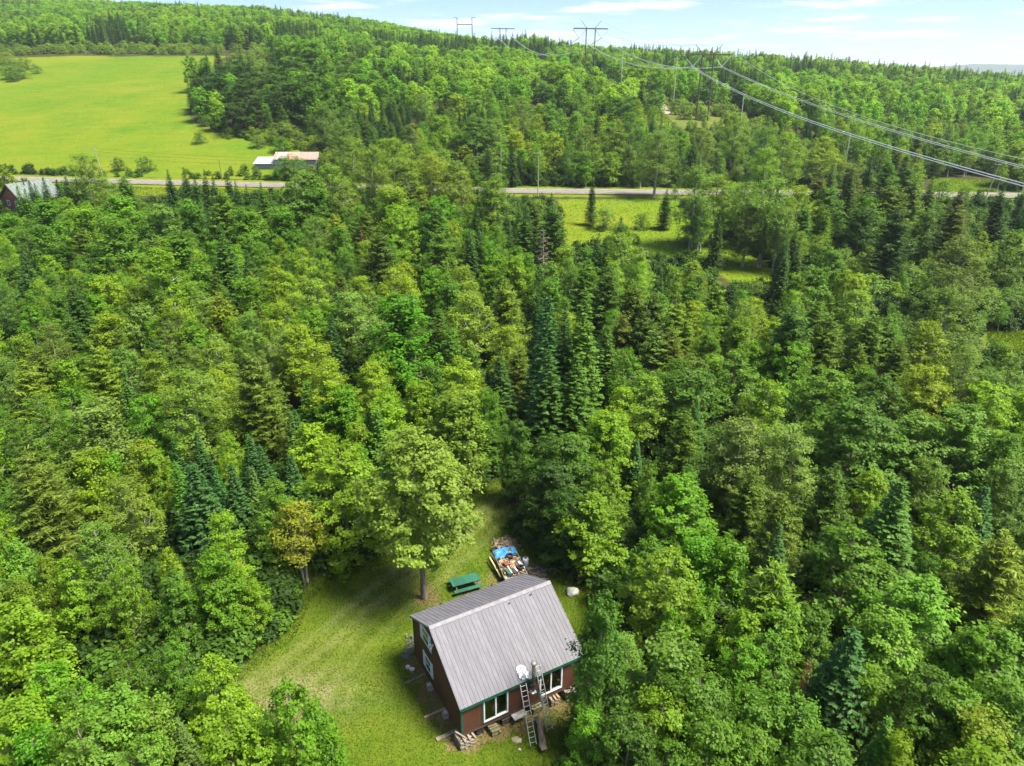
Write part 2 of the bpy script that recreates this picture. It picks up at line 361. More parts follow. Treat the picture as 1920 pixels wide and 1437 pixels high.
# ------------------------------------------------------------------ tree prototypes
def unit(v): return v / np.maximum(np.linalg.norm(v, axis=-1, keepdims=True), 1e-9)
def leaves(C, Nn, T, L, W, curl=0.0):
    """rhombic leaf faces: centre, normal, rough long axis, half length, half width"""
    Nn = unit(Nn); T = unit(T - (T * Nn).sum(1, keepdims=True) * Nn); B = np.cross(Nn, T)
    L = L[:, None]; W = W[:, None]
    V = np.stack([C + T * L, C + B * W - Nn * curl * L, C - T * L, C - B * W - Nn * curl * L], 1).reshape(-1, 3)
    return V, np.arange(len(V)).reshape(-1, 4)
def tubes_np(paths, n=6):
    mb = MB()
    for pts, rad in paths: mb.tube(pts, rad, n, cap=False)
    return mb
def sphere_pts(n, r):
    v = r.normal(size=(n, 3)); return unit(v)

def deciduous(seed, H=13., R=3.6, base=.16, shape='round', nl=16, clumps=26, per=26, leaf=.15, rc=.55, spiky=.4, lobe=.42, stems=1, limbs=True, flat=.7):
    r = np.random.default_rng(seed)
    def rad(t):   # crown radius over height fraction within the crown
        if shape == 'round': return R * np.sqrt(np.clip(1 - ((t - .42) / .60) ** 2, .02, 1))
        if shape == 'oval': return R * np.clip(np.sin(np.pi * np.clip(t, .02, .98) ** .75), .12, 1) ** .8
        if shape == 'cone': return R * np.clip(1.08 - t, .08, 1) ** .75 * np.clip(t * 6, .5, 1)
        if shape == 'dome': return R * np.sqrt(np.clip(1 - (t * .98) ** 2.2, .04, 1))
    cb = H * base; ch = H - cb
    lobes = []
    for k in range(nl):
        t = (k + .6) / nl * .93; az = k * 2.39996 + r.uniform(-.5, .5); rr = float(rad(t))
        lr = rr * lobe * r.uniform(.75, 1.25) + .25
        off = max(rr - lr * .85, 0) * r.uniform(.75, 1.15)
        lobes.append((np.array([math.cos(az) * off, math.sin(az) * off, cb + ch * t]), lr, az))
    lobes.append((np.array([r.uniform(-.2, .2), r.uniform(-.2, .2), cb + ch * .88]), R * .30 + .2, 0.))
    Cs, Ns, Ts, Ls, Ws, LV = [], [], [], [], [], []
    Ctr = np.array([l[0] for l in lobes]); Rad = np.array([l[1] for l in lobes])
    for li, (c, lr, az) in enumerate(lobes):
        m = int(clumps * (lr / (R * lobe + .25)) ** 1.6) + 5
        d = sphere_pts(m * 2, r); d = d[(d[:, 2] > -.55) | (r.random(len(d)) < .35)][:m]
        P = c + d * lr * r.uniform(.72, 1.08, (len(d), 1)) * np.array([1, 1, flat * 1.15])
        dd = np.linalg.norm(P[:, None] - Ctr[None], axis=2) / Rad[None]; dd[:, li] = 9
        keep = (dd.min(1) > .62) | (r.random(len(P)) < .25); P = P[keep]; d = d[keep]
        lobe_v = r.normal(0, .10)
        for p, q in zip(P, d):
            n = max(4, int(per * r.uniform(.6, 1.4))); s = rc * r.uniform(.6, 1.25)
            out = unit(np.array([p[0], p[1], 0.]) * .6 + q * .5 + np.array([0, 0, .35]))
            x = r.normal(size=(n, 3)) * np.array([1, 1, .6]) * s * .5
            ax = unit(out * .6 + np.array([0, 0, spiky])); x += ax * r.uniform(-.5, 1., (n, 1)) * s * spiky * 1.5
            Cs.append(p + x)
            Ns.append(np.array([0, 0, .95]) + out * .55 + r.normal(size=(n, 3)) * .42)
            Ts.append(r.normal(size=(n, 3)) + out * .6)
            l = leaf * r.uniform(.6, 1.3, n); Ls.append(l); Ws.append(l * r.uniform(.5, .8, n))
            LV.append(np.clip(.5 + lobe_v + r.normal(0, .10) + r.normal(0, .16, n), 0, 1))
    V, F = leaves(np.concatenate(Cs), np.concatenate(Ns), np.concatenate(Ts), np.concatenate(Ls), np.concatenate(Ws), .15)
    # trunk and limbs
    paths = []; r0 = .022 * H * (.75 if stems > 1 else 1) * .62 + .03
    tops = []
    for s in range(stems):
        a = s * 6.283 / max(stems, 1) + .4; sp = 0 if stems == 1 else R * .28
        pts = []; n = 7
        for i in range(n):
            t = i / (n - 1); pts.append((math.cos(a) * sp * t ** 1.2 + r.normal(0, .05) * t * H * .1 + math.cos(a) * (.18 if stems > 1 else 0), math.sin(a) * sp * t ** 1.2 + r.normal(0, .05) * t * H * .1 + math.sin(a) * (.18 if stems > 1 else 0), t * H * .93 - .15 * (1 - t)))
        paths.append((pts, [r0 * (1.25 if i == 0 else (1 - i / n * .93)) for i in range(n)])); tops.append(pts)
    if limbs:
        for li, (c, lr, az) in enumerate(lobes):
            pts = tops[li % stems]; zt = max(c[2] - np.hypot(c[0], c[1]) * .75, cb * .7); zt = min(zt, H * .85)
            t = zt / (H * .93) * 6; i0 = int(min(max(t, 0), 5)); fr = t - i0
            p0 = np.array(pts[i0]) * (1 - fr) + np.array(pts[i0 + 1]) * fr; rr = r0 * max(.12, (1 - t / 7.)) * .5
            mid = (p0 + c) / 2 + np.array([0, 0, -.12 * lr]); paths.append(([p0, mid, c, c + (c - mid) * .5], [rr, rr * .7, rr * .45, rr * .15]))
            for k in range(3):
                q = c + unit(r.normal(size=3) + np.array([0, 0, .4])) * lr * .8
                paths.append(([mid * .4 + c * .6, q], [rr * .4, rr * .12]))
    return (V, F, np.concatenate(LV)), tubes_np(paths)

def conifer(seed, H=14., R=2.3, base=.05, gap=.36, nb=7, droop=.30, twig=.42, tw=.11, dens=1.0, power=.9, up=.0, ragged=.2, bare=0., whorl_jit=.15, soft=.18):
    r = np.random.default_rng(seed); Cs, Ns, Ts, Ls, Ws, LV = [], [], [], [], [], []; paths = [([(0, 0, -.2), (0, 0, H * .5), (r.normal(0, .08), r.normal(0, .08), H)], [.012 * H + .03, .007 * H + .015, .01])]
    z = H * base
    while z < H - .15:
        t = (z - H * base) / (H * (1 - base)); rr = R * (1 - t) ** power * min(1, .55 + t * 3.) + .10
        n = nb if rr > .8 else max(4, nb - 2); a0 = r.uniform(0, 6.28)
        wv = r.normal(0, .07)
        for k in range(n):
            if r.random() < bare * (1 - t): continue
            az = a0 + 6.283 * (k + r.uniform(-.3, .3)) / n; L = rr * r.uniform(1 - ragged, 1 + ragged * .6)
            d = np.array([math.cos(az), math.sin(az), 0]); sd = np.array([-d[1], d[0], 0]); zb = z + r.uniform(-1, 1) * gap * whorl_jit * 2
            m = max(3, int(L / .16 * dens)); s = np.sort(r.uniform(.12, 1.0, m))
            drop = -droop * L * (s ** 1.3) * (1 - t * .9) + up * L * s ** 2 + .12 * L * s ** 3
            P = d * (s * L)[:, None]; P[:, 2] += zb + drop
            if L > .9 : paths.append(([(0, 0, zb), tuple(P[m // 2]), tuple(P[-1])], [.02 + .008 * L, .014, .006]))
            for sg in (-1, 1):
                ln = (twig * (1 - s * .55) * np.minimum(1, L / 1.1) + .07) * r.uniform(.7, 1.25, m)
                fw = d * r.uniform(.35, .9, (m, 1)) + sd * sg * r.uniform(.5, 1., (m, 1)) + np.array([0, 0, 1]) * r.normal(-.06 + up * .3, soft, (m, 1))
                fw = unit(fw); Cs.append(P + fw * (ln * .5)[:, None] + np.array([0, 0, .0])); Ts.append(fw)
                Ns.append(np.array([0, 0, 1.]) + r.normal(size=(m, 3)) * (.17 + soft) + d * .25); Ls.append(ln * .62); Ws.append(tw * r.uniform(.7, 1.3, m) * np.minimum(1, .4 + ln))
                LV.append(np.clip(.5 + wv + r.normal(0, .15, m), 0, 1))
            # tip spray
            Cs.append(P[-1:] + d * .06); Ts.append(d[None] + np.array([[0, 0, .1]])); Ns.append(np.array([[0, 0, 1.]]) + r.normal(size=(1, 3)) * .2); Ls.append(np.array([.16])); Ws.append(np.array([.06])); LV.append(np.array([.6]))
        z += gap * r.uniform(.8, 1.2) * (1 - .45 * t)
    for k in range(10):   # leader
        a = r.uniform(0, 6.28); q = np.array([[math.cos(a) * .5, math.sin(a) * .5, 1.]]); Cs.append(np.array([[0, 0, H - .1 - k * .05]]) + q * .06); Ts.append(q); Ns.append(r.normal(size=(1, 3))); Ls.append(np.array([.14])); Ws.append(np.array([.04])); LV.append(np.array([.5]))
    V, F = leaves(np.concatenate(Cs), np.concatenate(Ns), np.concatenate(Ts), np.concatenate(Ls), np.concatenate(Ws), .1)
    return (V, F, np.concatenate(LV)), tubes_np(paths, 5)

LEAF = leaf_mat('leaf', transl=.45); NEEDLE = leaf_mat('needle', transl=.22, spread=.4, warm=.06); LEAF_FAR = leaf_mat('leaf_far', far=True, transl=.45)
BARK = bark_mat('bark', (.24, .21, .17), (.10, .085, .07)); BARK_W = bark_mat('bark_birch', (.55, .53, .47), (.22, .19, .16), 5); BARK_A = bark_mat('bark_aspen', (.33, .32, .25), (.16, .15, .11), 5)
BARK_D = bark_mat('bark_conifer', (.12, .085, .06), (.06, .045, .035))
PROTO = {}     # kind -> list of dict(crown mesh, trunk mesh, height, width)
def reg(kind, spec, lm, bm):
    (V, F, lv), tb = spec; i = len(PROTO.setdefault(kind, []))
    cm = npmesh(kind + '_crown', V, F, [lm], lv); tm = tb.mesh(kind + '_trunk', bm, True)
    rad = np.hypot(V[:, 0], V[:, 1]); PROTO[kind].append(dict(c=cm, t=tm, h=float(V[:, 2].max()), w=2 * float(np.percentile(rad, 97))))
for s in range(5): reg('maple_tree', deciduous(100 + s, H=13, R=3.5 + .25 * (s % 3), shape=['oval', 'cone', 'dome', 'oval', 'cone'][s], nl=16 + s, clumps=19, per=36, leaf=.15, rc=.46, spiky=[.6, .9, .5, .8, 1.0][s], base=.10), LEAF, BARK)
for s in range(4): reg('beech_tree', deciduous(140 + s, H=13, R=4.0, shape=['dome', 'round', 'dome', 'oval'][s], nl=20, clumps=21, per=34, leaf=.145, rc=.50, spiky=.2, lobe=.36, flat=.5, base=.08), LEAF, BARK)
for s in range(4): reg('birch_tree', deciduous(200 + s, H=13, R=2.5 + .2 * s, shape=['oval', 'cone', 'oval', 'oval'][s], nl=18, clumps=19, per=32, leaf=.105, rc=.42, spiky=.6, lobe=.40, base=.2), LEAF, BARK_W)
for s in range(3): reg('aspen_tree', deciduous(240 + s, H=15, R=3.0, shape=['oval', 'round', 'oval'][s], nl=20, clumps=19, per=30, leaf=.10, rc=.42, spiky=.8, lobe=.34, base=.2), LEAF, BARK_A)
for s in range(3): reg('willow_shrub', deciduous(300 + s, H=5.2, R=3.2, shape='dome', nl=16, clumps=20, per=22, leaf=.11, rc=.42, spiky=.25, lobe=.40, base=.05, stems=4), LEAF, BARK)
for s in range(3): reg('spruce_tree', conifer(400 + s, H=15, R=2.3 + .2 * s, gap=.34, nb=7, droop=.34, dens=1.2), NEEDLE, BARK_D)
for s in range(3): reg('fir_tree', conifer(440 + s, H=11, R=1.9 + .15 * s, gap=.26, nb=8, droop=.12, twig=.36, tw=.10, dens=1.3, power=1.0, ragged=.12), NEEDLE, BARK_D)
for s in range(4): reg('larch_tree', conifer(480 + s, H=14, R=2.9, gap=.30, nb=6, droop=.06, twig=.62, tw=.060, dens=1.5, power=.68, up=.14, ragged=.45, whorl_jit=1.6, base=.08, bare=.08, soft=.55), NEEDLE, BARK_D)
for s in range(2): reg('dead_tree', conifer(520 + s, H=12, R=1.3, gap=.5, nb=5, droop=.2, twig=.35, tw=.05, dens=.55, power=.7, ragged=.5, bare=.2), NEEDLE, BARK_A)

# ------------------------------------------------------------------ trees read off the photograph: crown top x, y, crown width (in each survey frame), kind, leaf colours
SURVEY = {
 (0, 380, 2.994): """30,60,170,M,g;230,120,200,M,m;430,130,140,L,or;620,60,330,M,m;920,10,200,E,d;1100,20,170,M,m;1000,165,330,M,mg;850,250,300,B,yg;630,250,90,F,b;130,280,200,F,b;400,400,170,S,d;300,450,120,L,o;
1240,120,180,S,md;1380,260,110,F,b;1420,50,200,M,g;1560,20,200,M,g;1760,60,180,A,po;1900,130,160,M,m;1680,250,150,B,y;1530,350,180,B,y;1380,410,220,M,g;1600,380,150,B,y;1740,420,200,B,yp;600,400,220,M,y;760,470,180,M,yp;540,510,160,M,g;
960,520,220,B,y;1060,430,150,B,yp;1140,500,140,B,p;1230,490,200,L,yo;760,560,220,M,p;590,610,200,M,y;240,670,170,A,po;100,730,150,M,yo;830,660,120,B,g;930,640,140,B,p;1060,650,180,M,g;1290,640,130,M,yg;1390,610,180,B,pg;1190,720,150,M,p;
1560,540,200,B,y;1750,580,230,M,g;1860,560,200,M,g;1580,700,160,B,p;1700,680,250,B,y;1510,760,160,B,p;1620,720,150,B,p;1200,770,220,B,py;1080,800,170,A,po;850,830,180,B,yg;690,800,200,M,mp;530,800,220,L,yo;330,870,190,M,yg;190,800,200,L,o;
100,890,230,L,oy;680,940,140,S,mb;380,1030,260,M,gb;1040,920,330,A,py;1200,940,200,B,y;1440,830,330,L,o;1830,870,250,B,y;1720,1000,160,F,gb;1650,1160,120,F,b;820,1090,250,M,g;440,1060,180,M,pg;200,1200,90,F,b;520,1100,350,M,p;160,1280,280,L,o;
1110,1290,120,F,b;960,1310,110,F,b;1270,1270,130,B,yg;1390,1300,110,F,bg;1880,1020,200,M,g;800,1330,220,M,y;500,1390,250,M,y""",
 (640, 380, 2.994): """20,30,100,M,m;120,20,150,L,o;110,150,60,D,R;320,10,240,M,yg;530,10,250,L,m;200,120,240,L,od;560,130,250,L,m;640,190,170,M,m;760,0,110,S,d;730,140,120,S,db;770,140,110,S,d;880,110,140,A,g;840,220,150,M,g;930,20,80,S,d;1030,20,150,S,d;
1090,0,120,L,mo;1200,0,240,L,md;1140,140,100,D,G;1435,170,130,S,d;1490,200,100,S,d;1580,80,140,S,d;1690,240,170,B,py;1560,170,200,B,py;1790,390,90,S,d;1770,480,180,L,do;1880,540,200,L,yo;1640,430,200,L,o;1500,330,250,L,do;1380,300,200,L,m;
960,290,200,M,yg;1160,330,200,M,mp;940,420,230,L,oy;680,340,170,B,yg;520,370,200,M,g;320,350,200,B,y;370,420,140,M,y;100,400,170,B,y;240,440,100,M,y;60,480,250,B,p;160,500,220,M,mp;225,510,80,S,bd;30,570,150,F,b;320,510,420,M,G2;
700,480,250,B,py;590,440,170,M,m;840,600,110,F,d;1100,510,90,S,d;1180,520,230,F,b,18;1270,590,190,F,b,16;1350,480,210,S,m,19;1260,530,100,B,m;930,680,180,B,y;1530,590,130,B,g;1480,680,200,F,md;1600,600,200,L,ro;1700,600,220,L,do;1760,700,200,L,op;1850,700,200,L,or;
1620,820,170,B,gm;640,860,240,B,y;520,900,170,M,m;150,890,180,B,y;260,1020,180,M,yg;440,1000,200,M,yg;640,1050,260,M,py;30,1040,120,M,g;840,1050,130,B,g;820,1240,150,M,m;990,1210,170,M,dm;160,1160,150,F,b;90,1240,150,M,gy;1590,1040,150,B,y;
1720,980,200,B,yp;1850,910,180,B,gy;1510,1160,260,M,gy;1280,1290,260,M,m;1660,1310,80,F,bp;900,850,200,F,d;1180,820,260,S,d;1320,860,240,S,dm""",
 (1280, 380, 2.994): """110,0,120,B,m;205,70,90,S,d;380,0,330,A,do,13;560,10,170,A,po;690,0,120,L,m;810,20,90,L,yg;1020,20,200,M,d;1220,0,350,L,d;1390,30,170,M,dm;1550,0,200,L,or;620,150,220,W,yo;780,180,200,W,yo;900,250,200,W,po;1100,240,200,W,py;570,230,110,S,d;
650,220,100,S,d;740,350,240,M,mb;420,440,130,W,p;1000,310,280,W,yp;1270,330,180,W,yp;1400,320,150,W,p;1590,170,280,A,po;1690,160,120,M,yp;1870,170,200,M,pm;1060,400,330,W,p;1000,490,200,B,yp;910,460,70,S,d;1090,520,70,S,d;1170,480,80,S,d;
1060,600,250,L,mo;1150,620,200,L,m;830,600,250,L,o;640,530,330,L,md;350,540,150,B,py;210,420,140,L,yo;60,420,170,L,m;20,640,130,L,oy;1530,460,330,A,pb;1700,460,250,W,p;1850,470,200,W,mp;1390,660,220,B,y;1640,800,200,A,po;1840,780,120,M,my;
1750,940,170,M,pm;1870,850,150,M,p;1750,1000,260,M,yg;430,770,170,M,gy;310,830,220,M,gp;600,770,230,M,g;740,740,170,M,yg;180,760,120,M,m;60,920,300,E,md;480,1000,230,B,yg;380,1110,150,M,y;830,930,330,M,mb;1040,920,160,M,m;1000,1100,420,E,md;
1130,950,250,M,dm;1600,1130,300,M,pg;340,1200,280,A,p;600,1230,260,A,p;1330,1170,250,M,mp;1850,1290,200,M,m""",
 (0, 840, 3.992): """250,20,450,L,or;780,20,250,M,g;900,210,350,B,py;1130,0,250,M,gy;1330,80,180,F,bg;1430,100,330,F,b;1620,120,150,F,b;1720,30,130,M,y;1850,130,150,F,b;700,540,350,B,pb;100,670,250,M,gp;480,800,300,M,yg;280,800,150,M,y;90,950,280,M,yo;
870,900,300,M,my;1220,750,120,M,y;1600,760,330,M,g;1740,850,90,M,y;1300,900,250,M,m;1850,1000,220,M,gy""",
 (0, 1080, 2.526): """980,390,260,M,yg;500,550,330,M,pg;1380,540,300,M,g;600,420,240,W,m;860,680,120,F,bp;200,430,300,M,g;60,560,300,M,gy;1530,650,150,M,g;700,600,250,M,pg;1050,690,320,M,yg;330,700,330,M,pg;820,310,150,M,m;640,760,280,M,pg;1250,760,260,M,gy;90,760,260,M,g;320,560,200,M,m""",
 (1060, 640, 3.592): """480,640,120,F,b;280,470,250,M,gy;270,790,250,M,ym;800,900,330,M,g;570,830,150,M,m;940,1290,250,M,g;120,620,200,M,m;200,1040,350,M,my;60,1010,300,E,d;1210,540,260,A,p""",
 (1040, 1000, 3.289): """620,30,250,M,m;900,10,250,M,g;1060,30,250,M,g;680,140,400,M,ym;100,0,380,E,d;720,490,200,M,g;930,400,200,M,g;440,620,190,B,mp;700,660,420,M,mp;1200,470,250,M,yg;1400,440,220,M,yg;1180,700,300,M,g;1340,600,300,M,m;900,880,400,E,m;620,1060,350,E,my;
230,1120,250,M,g;450,1130,350,E,md;1000,1150,400,E,m;1300,1000,350,M,m;700,1290,300,M,m;1250,1200,300,E,m;330,380,220,M,dm""",
 (1440, 900, 2.675): """640,10,300,F,bm;930,60,250,M,ym;1090,30,150,F,b;450,230,350,M,m;310,230,150,F,bd;60,380,300,L,ym;1220,260,300,L,yo;840,370,130,M,bm;760,470,300,M,pg;500,540,150,M,g;600,650,250,M,gp;1030,740,220,M,yg;1180,740,300,M,gm;60,620,250,M,g;230,630,200,M,m;
430,750,300,F,b;200,940,90,D,R;560,950,200,M,ym;830,940,300,E,m;960,1040,250,M,mg;640,1210,150,F,bg;1000,1180,130,F,b;1130,1160,300,M,Y2;700,1270,150,M,y;880,760,90,F,b;130,1050,250,M,m;300,1330,400,E,m;1250,1060,220,M,m""",
 (420, 720, 2.909): """640,10,200,M,g;720,210,150,M,y;620,340,400,E,yg;820,140,170,F,gb;360,140,120,F,bp;350,400,150,F,b;210,340,150,F,b;120,280,150,F,b;130,450,120,F,pb;40,430,150,F,b;250,530,250,E,gm;870,60,250,M,yg;1260,30,300,M,yp;1430,30,130,B,g;1440,200,150,M,m;1600,190,170,E,dm;
1850,280,300,E,md;1800,430,330,E,d""",
 (0, 0, 2.743): """20,290,90,W,p;70,300,90,W,p;120,300,80,W,yo;40,340,90,W,p;90,340,80,W,po;20,270,80,W,p;180,330,50,W,p;60,365,60,W,m;1040,390,130,E,d;1130,370,180,E,d;1250,400,230,E,d;1440,430,190,E,d;1360,330,180,E,dm;1560,370,250,E,dm;1470,210,200,E,gm;1600,200,230,E,g;1500,290,200,E,m;1720,210,150,E,g;1690,330,150,M,m;1800,270,150,E,m;1830,330,160,E,g;1240,310,150,E,d;1150,335,110,E,d;
1050,585,60,W,m;1020,675,60,W,m;1320,690,70,W,p;1360,680,60,W,y;1440,700,90,W,m;1450,620,150,W,mp;600,810,70,W,dm;740,805,85,W,m;1490,790,170,W,m;420,780,200,A,po;860,870,90,S,db;945,860,80,S,db;1040,870,75,S,d;1165,880,75,S,db;990,900,80,S,d;1210,930,80,S,db;1260,950,80,S,d;
1340,940,100,S,m;1090,900,80,S,db;1130,960,200,L,ym;1560,880,300,M,mp;630,890,130,L,m;280,920,75,F,db;330,910,80,F,db;380,920,90,F,d;180,940,65,F,gb;120,970,70,F,gm;420,940,85,F,db;530,900,150,A,py;20,850,90,M,y;1800,700,230,A,yp;1650,520,200,A,pm;1750,600,250,A,pm;
150,925,75,F,db;90,950,80,F,gm;215,915,80,F,db;600,1000,250,M,g;400,1050,250,M,yg;820,1040,250,M,pm;950,1020,180,M,mg;1250,1060,200,M,m;230,1020,220,M,gm;1450,1080,180,M,m""",
 (700, 20, 3.097): """1240,660,300,A,po;1390,670,200,E,mo;1500,580,180,A,m;1660,680,220,A,po;830,700,120,M,Yy;1060,710,150,M,Yg;580,610,260,E,md;380,600,280,M,gy;230,650,120,B,p;700,620,150,B,pm;100,730,250,A,yo;330,780,230,A,yp;500,920,180,B,py;720,940,200,A,pm;100,1010,250,M,gy;380,1080,230,M,g;
600,1070,60,S,d;640,1060,60,S,db;950,1090,150,M,p;1270,970,70,S,d;1030,1060,150,S,m;1700,1040,120,S,d,9.5;280,470,130,B,p;600,280,70,S,d;830,390,120,M,g;480,480,130,M,y;1010,540,150,E,m;1460,500,160,E,dm;1560,420,70,S,d;1340,480,70,S,dm;1200,440,130,A,pm;990,430,110,E,d;740,290,130,E,g;1090,300,200,E,gy;
1300,570,90,S,d;860,490,160,A,p;1640,460,100,E,m""",
 (0, 0, 1): """560,322,70,M,mp;620,303,70,A,py;690,268,80,A,yp;760,300,70,B,py;805,285,75,A,y;850,300,60,B,p;895,320,55,M,m;930,335,60,B,py;735,350,85,M,gy;640,335,60,B,pm;590,350,70,M,m;1135,388,50,W,p;1165,412,45,W,py;1292,420,40,W,p;1342,458,45,W,p;1205,398,30,W,m;1345,322,70,A,my;1400,335,60,A,p;1500,345,60,A,y;1560,348,60,M,m;1630,350,60,L,m;1690,350,60,L,o""",
 (1220, 60, 2.743): """210,280,90,W,m;165,340,80,W,p;440,410,220,A,my;270,490,170,A,op;60,490,170,A,op;600,480,170,A,m;700,500,230,A,yg;600,590,170,A,yg;900,530,130,B,y;860,590,120,B,y;250,670,250,A,mp;620,740,330,A,pm;280,880,90,B,g;790,850,120,M,m;900,890,80,L,yg;940,680,60,S,d;860,720,150,L,ro;1060,670,150,L,or;
1150,850,200,M,m;1240,650,150,L,m;1330,670,120,L,m;1250,750,200,L,o;1360,730,150,L,po;1450,740,90,F,m;1510,760,110,W,m;1640,780,80,W,my;1600,790,120,L,ro;1830,780,130,S,d;1900,570,130,M,py;1040,700,110,S,md;1140,640,90,S,d""",
}
KIND = dict(M='maple_tree', E='beech_tree', B='birch_tree', A='aspen_tree', W='willow_shrub', S='spruce_tree', F='fir_tree', L='larch_tree', D='dead_tree')
H0 = dict(M=12.5, E=13.5, B=13, A=14.5, W=5, S=14, F=10.5, L=13, D=10); ASP = dict(M=1.75, E=1.5, B=2.2, A=2.1, W=.95, S=3.1, F=2.9, L=2.2, D=4.5)
LC = dict(y=(.205, .305, .014), g=(.118, .265, .012), m=(.098, .205, .016), d=(.050, .112, .014), o=(.118, .185, .016), p=(.155, .250, .040), b=(.054, .138, .028), r=(.125, .145, .020), Y=(.33, .33, .02), R=(.22, .10, .04), G=(.19, .17, .12))
SPECIAL = dict(G2=(.085, .235, .010), Y2=(.20, .26, .02))
CONI = 'SFLD'
def leafcol(code, sp):
    if sp in 'MEBAW' and code not in SPECIAL: code = code.replace('b', 'm')
    c = np.array(SPECIAL[code]) if code in SPECIAL else np.mean([LC[k] for k in code], 0)
    if sp in 'SFL' and code not in ('R', 'G'): c = c * np.array([.88, .92, .85])
    return np.clip(c * rng.normal(1, .06) * rng.normal(1, .04, 3), .004, .5)
CABIN_BOX = (-1.2, 10.6, -1.0, 9.2)
def blocked(x, y, pad=0.0):
    x = np.atleast_1d(x).astype(float); y = np.atleast_1d(y).astype(float)
    a = (x - HA[0]) * HU[0] + (y - HA[1]) * HU[1]; b = (x - HA[0]) * HV[0] + (y - HA[1]) * HV[1]
    bad = (a > CABIN_BOX[0] - pad) & (a < CABIN_BOX[1] + pad) & (b > CABIN_BOX[2] - pad - 3) & (b < CABIN_BOX[3] + pad)
    bad |= inpoly(x, y, LAWN) | (polydist(x, y, LAWN) < .3 + pad * .6)
    bad |= np.abs(y - road_y(x)) < 6.5 + pad * .4
    return bad
in_mead = lambda x, y: inpoly(np.atleast_1d(x), np.atleast_1d(y), MEADOW)
LAWNSEE = [(a_, b_, at(a_, b_)[1]) for a_, b_ in [(620, 1150), (560, 1220), (510, 1255), (600, 1290), (680, 1400), (640, 1330), (700, 1250), (900, 960), (950, 940), (965, 928), (900, 1000), (930, 985), (1090, 1130), (1112, 1180), (1062, 1092), (1068, 1340), (1092, 1300), (1045, 1400), (1095, 1230), (930, 925), (975, 905), (955, 1040), (960, 1015), (940, 1030)]]
trees = []     # dict(kind code, x, y, h, w, col, listed)
for (ox, oy, sc), txt in SURVEY.items():
    for e in txt.replace('\n', '').split(';'):
        zx, zy, w, s, code, *fixh = e.split(','); px, py, wp = ox + float(zx) / sc, oy + float(zy) / sc, float(w) / sc
        h = H0[s]; best = None
        for _ in range(4):
            x, y = at(px, py, h); zc = pix(x, y, ter1(x, y) + h * .6)[2]; wm = wp * zc / FPX
            h = float(fixh[0]) if fixh else float(np.clip(.45 * H0[s] + .55 * wm * ASP[s], .55 * H0[s], (1.75 if y > 215 else 1.25) * H0[s]))
        for f_ in ((1, 1.1, 1.2, 1.35, 1.5, 1.65) if sc == 1 else (1, .88, 1.12, .76, 1.25, .64, 1.4, .52, 1.6)):
            x, y = at(px, py, h * f_)
            if sc == 1 and y - float(road_y(x)) > -8: continue
            if not blocked(x, y, .6)[0] and (s == 'W' or not in_mead(x, y)[0]): best = (x, y, h * f_); break
        if best is None: continue
        x, y, h = best; zc = pix(x, y, ter1(x, y) + h * .6)[2]; wm = wp * zc / FPX * (1.42 if x > 4 and y < 80 else 1.26 if y < 110 else (1.12 if y < 206 else 1.28)); q1 = pix(x, y, ter1(x, y))
        for _ in range(5):
            hp = .5 * wm * FPX / zc
            if any(abs(lx - px) < hp * (1 if s not in CONI else (ly - py) / (q1[1] - py)) and py < ly < q1[1] - .12 * (q1[1] - py) and y < lY - .5 for lx, ly, lY in LAWNSEE): wm *= .85
        trees.append(dict(s=s, x=x, y=y, h=h, w=wm, c=leafcol(code, s), code=code, listed=True))

# ---- trees between them
cellsz = 6.0; cells = {}
def put(x, y, r): cells.setdefault((int(x // cellsz), int(y // cellsz)), []).append((x, y, r))
def free(x, y, r):
    i, j = int(x // cellsz), int(y // cellsz)
    for a in (-1, 0, 1):
        for b in (-1, 0, 1):
            for (qx, qy, qr) in cells.get((i + a, j + b), ()):
                if (qx - x) ** 2 + (qy - y) ** 2 < (min(r + qr, 5.9)) ** 2: return False
    return True
for t in trees: put(t['x'], t['y'], min(t['w'] * .30, 2.6))
nf = 0
fr = np.random.default_rng(77)
cand_y = 14 + (305 - 14) * np.sqrt(fr.random(16000)); cand_x = fr.uniform(-1, 1, 16000) * (.72 * (.916 * cand_y + 15) + 9)
bad = blocked(cand_x, cand_y, 1.2) | in_mead(cand_x, cand_y) | inpoly(cand_x, cand_y, ROWGRASS)
for c_ in CLEAR: bad |= inpoly(cand_x, cand_y, c_)
in_row = inpoly(cand_x, cand_y, ROW)
LOGH, BARN = (-123, 190), at(535, 318)
bad |= np.hypot(cand_x - LOGH[0], cand_y - LOGH[1]) < 14
bad |= (np.abs(cand_x - BARN[0] + 3) < 17) & (np.abs(cand_y - BARN[1] - 1) < 12)
SIGHT = []      # open ground that shows between the trees
for (x0, y0, x1, y1) in ((1060, 372, 1110, 455), (1150, 375, 1262, 402), (1220, 432, 1325, 478), (1370, 503, 1440, 528), (1862, 622, 1920, 656), (1745, 328, 1868, 362), (980, 354, 1262, 368), (252, 342, 305, 372), (412, 345, 520, 356)):
    for i_ in np.linspace(x0, x1, 7):
        for j_ in np.linspace(y0, y1, 5): SIGHT.append((i_, j_, at(i_, j_)[1]))
LEGS = [(a_, b_, 330) for a_ in (1306, 1318, 1330, 1342) for b_ in (140, 160, 180, 200, 215)] + [(1312, 222, 330), (1314, 205, 330), (1338, 205, 330), (1336, 220, 330), (1325, 180, 330), (1236, 188, 340), (1245, 205, 335), (1262, 190, 335), (1280, 205, 330)]
SIGHT += LEGS + LAWNSEE + [(a_, b_, at(1040, 815)[1] - 3) for a_ in (1000, 1030, 1060, 1090, 1115) for b_ in (620, 680, 740, 790)]
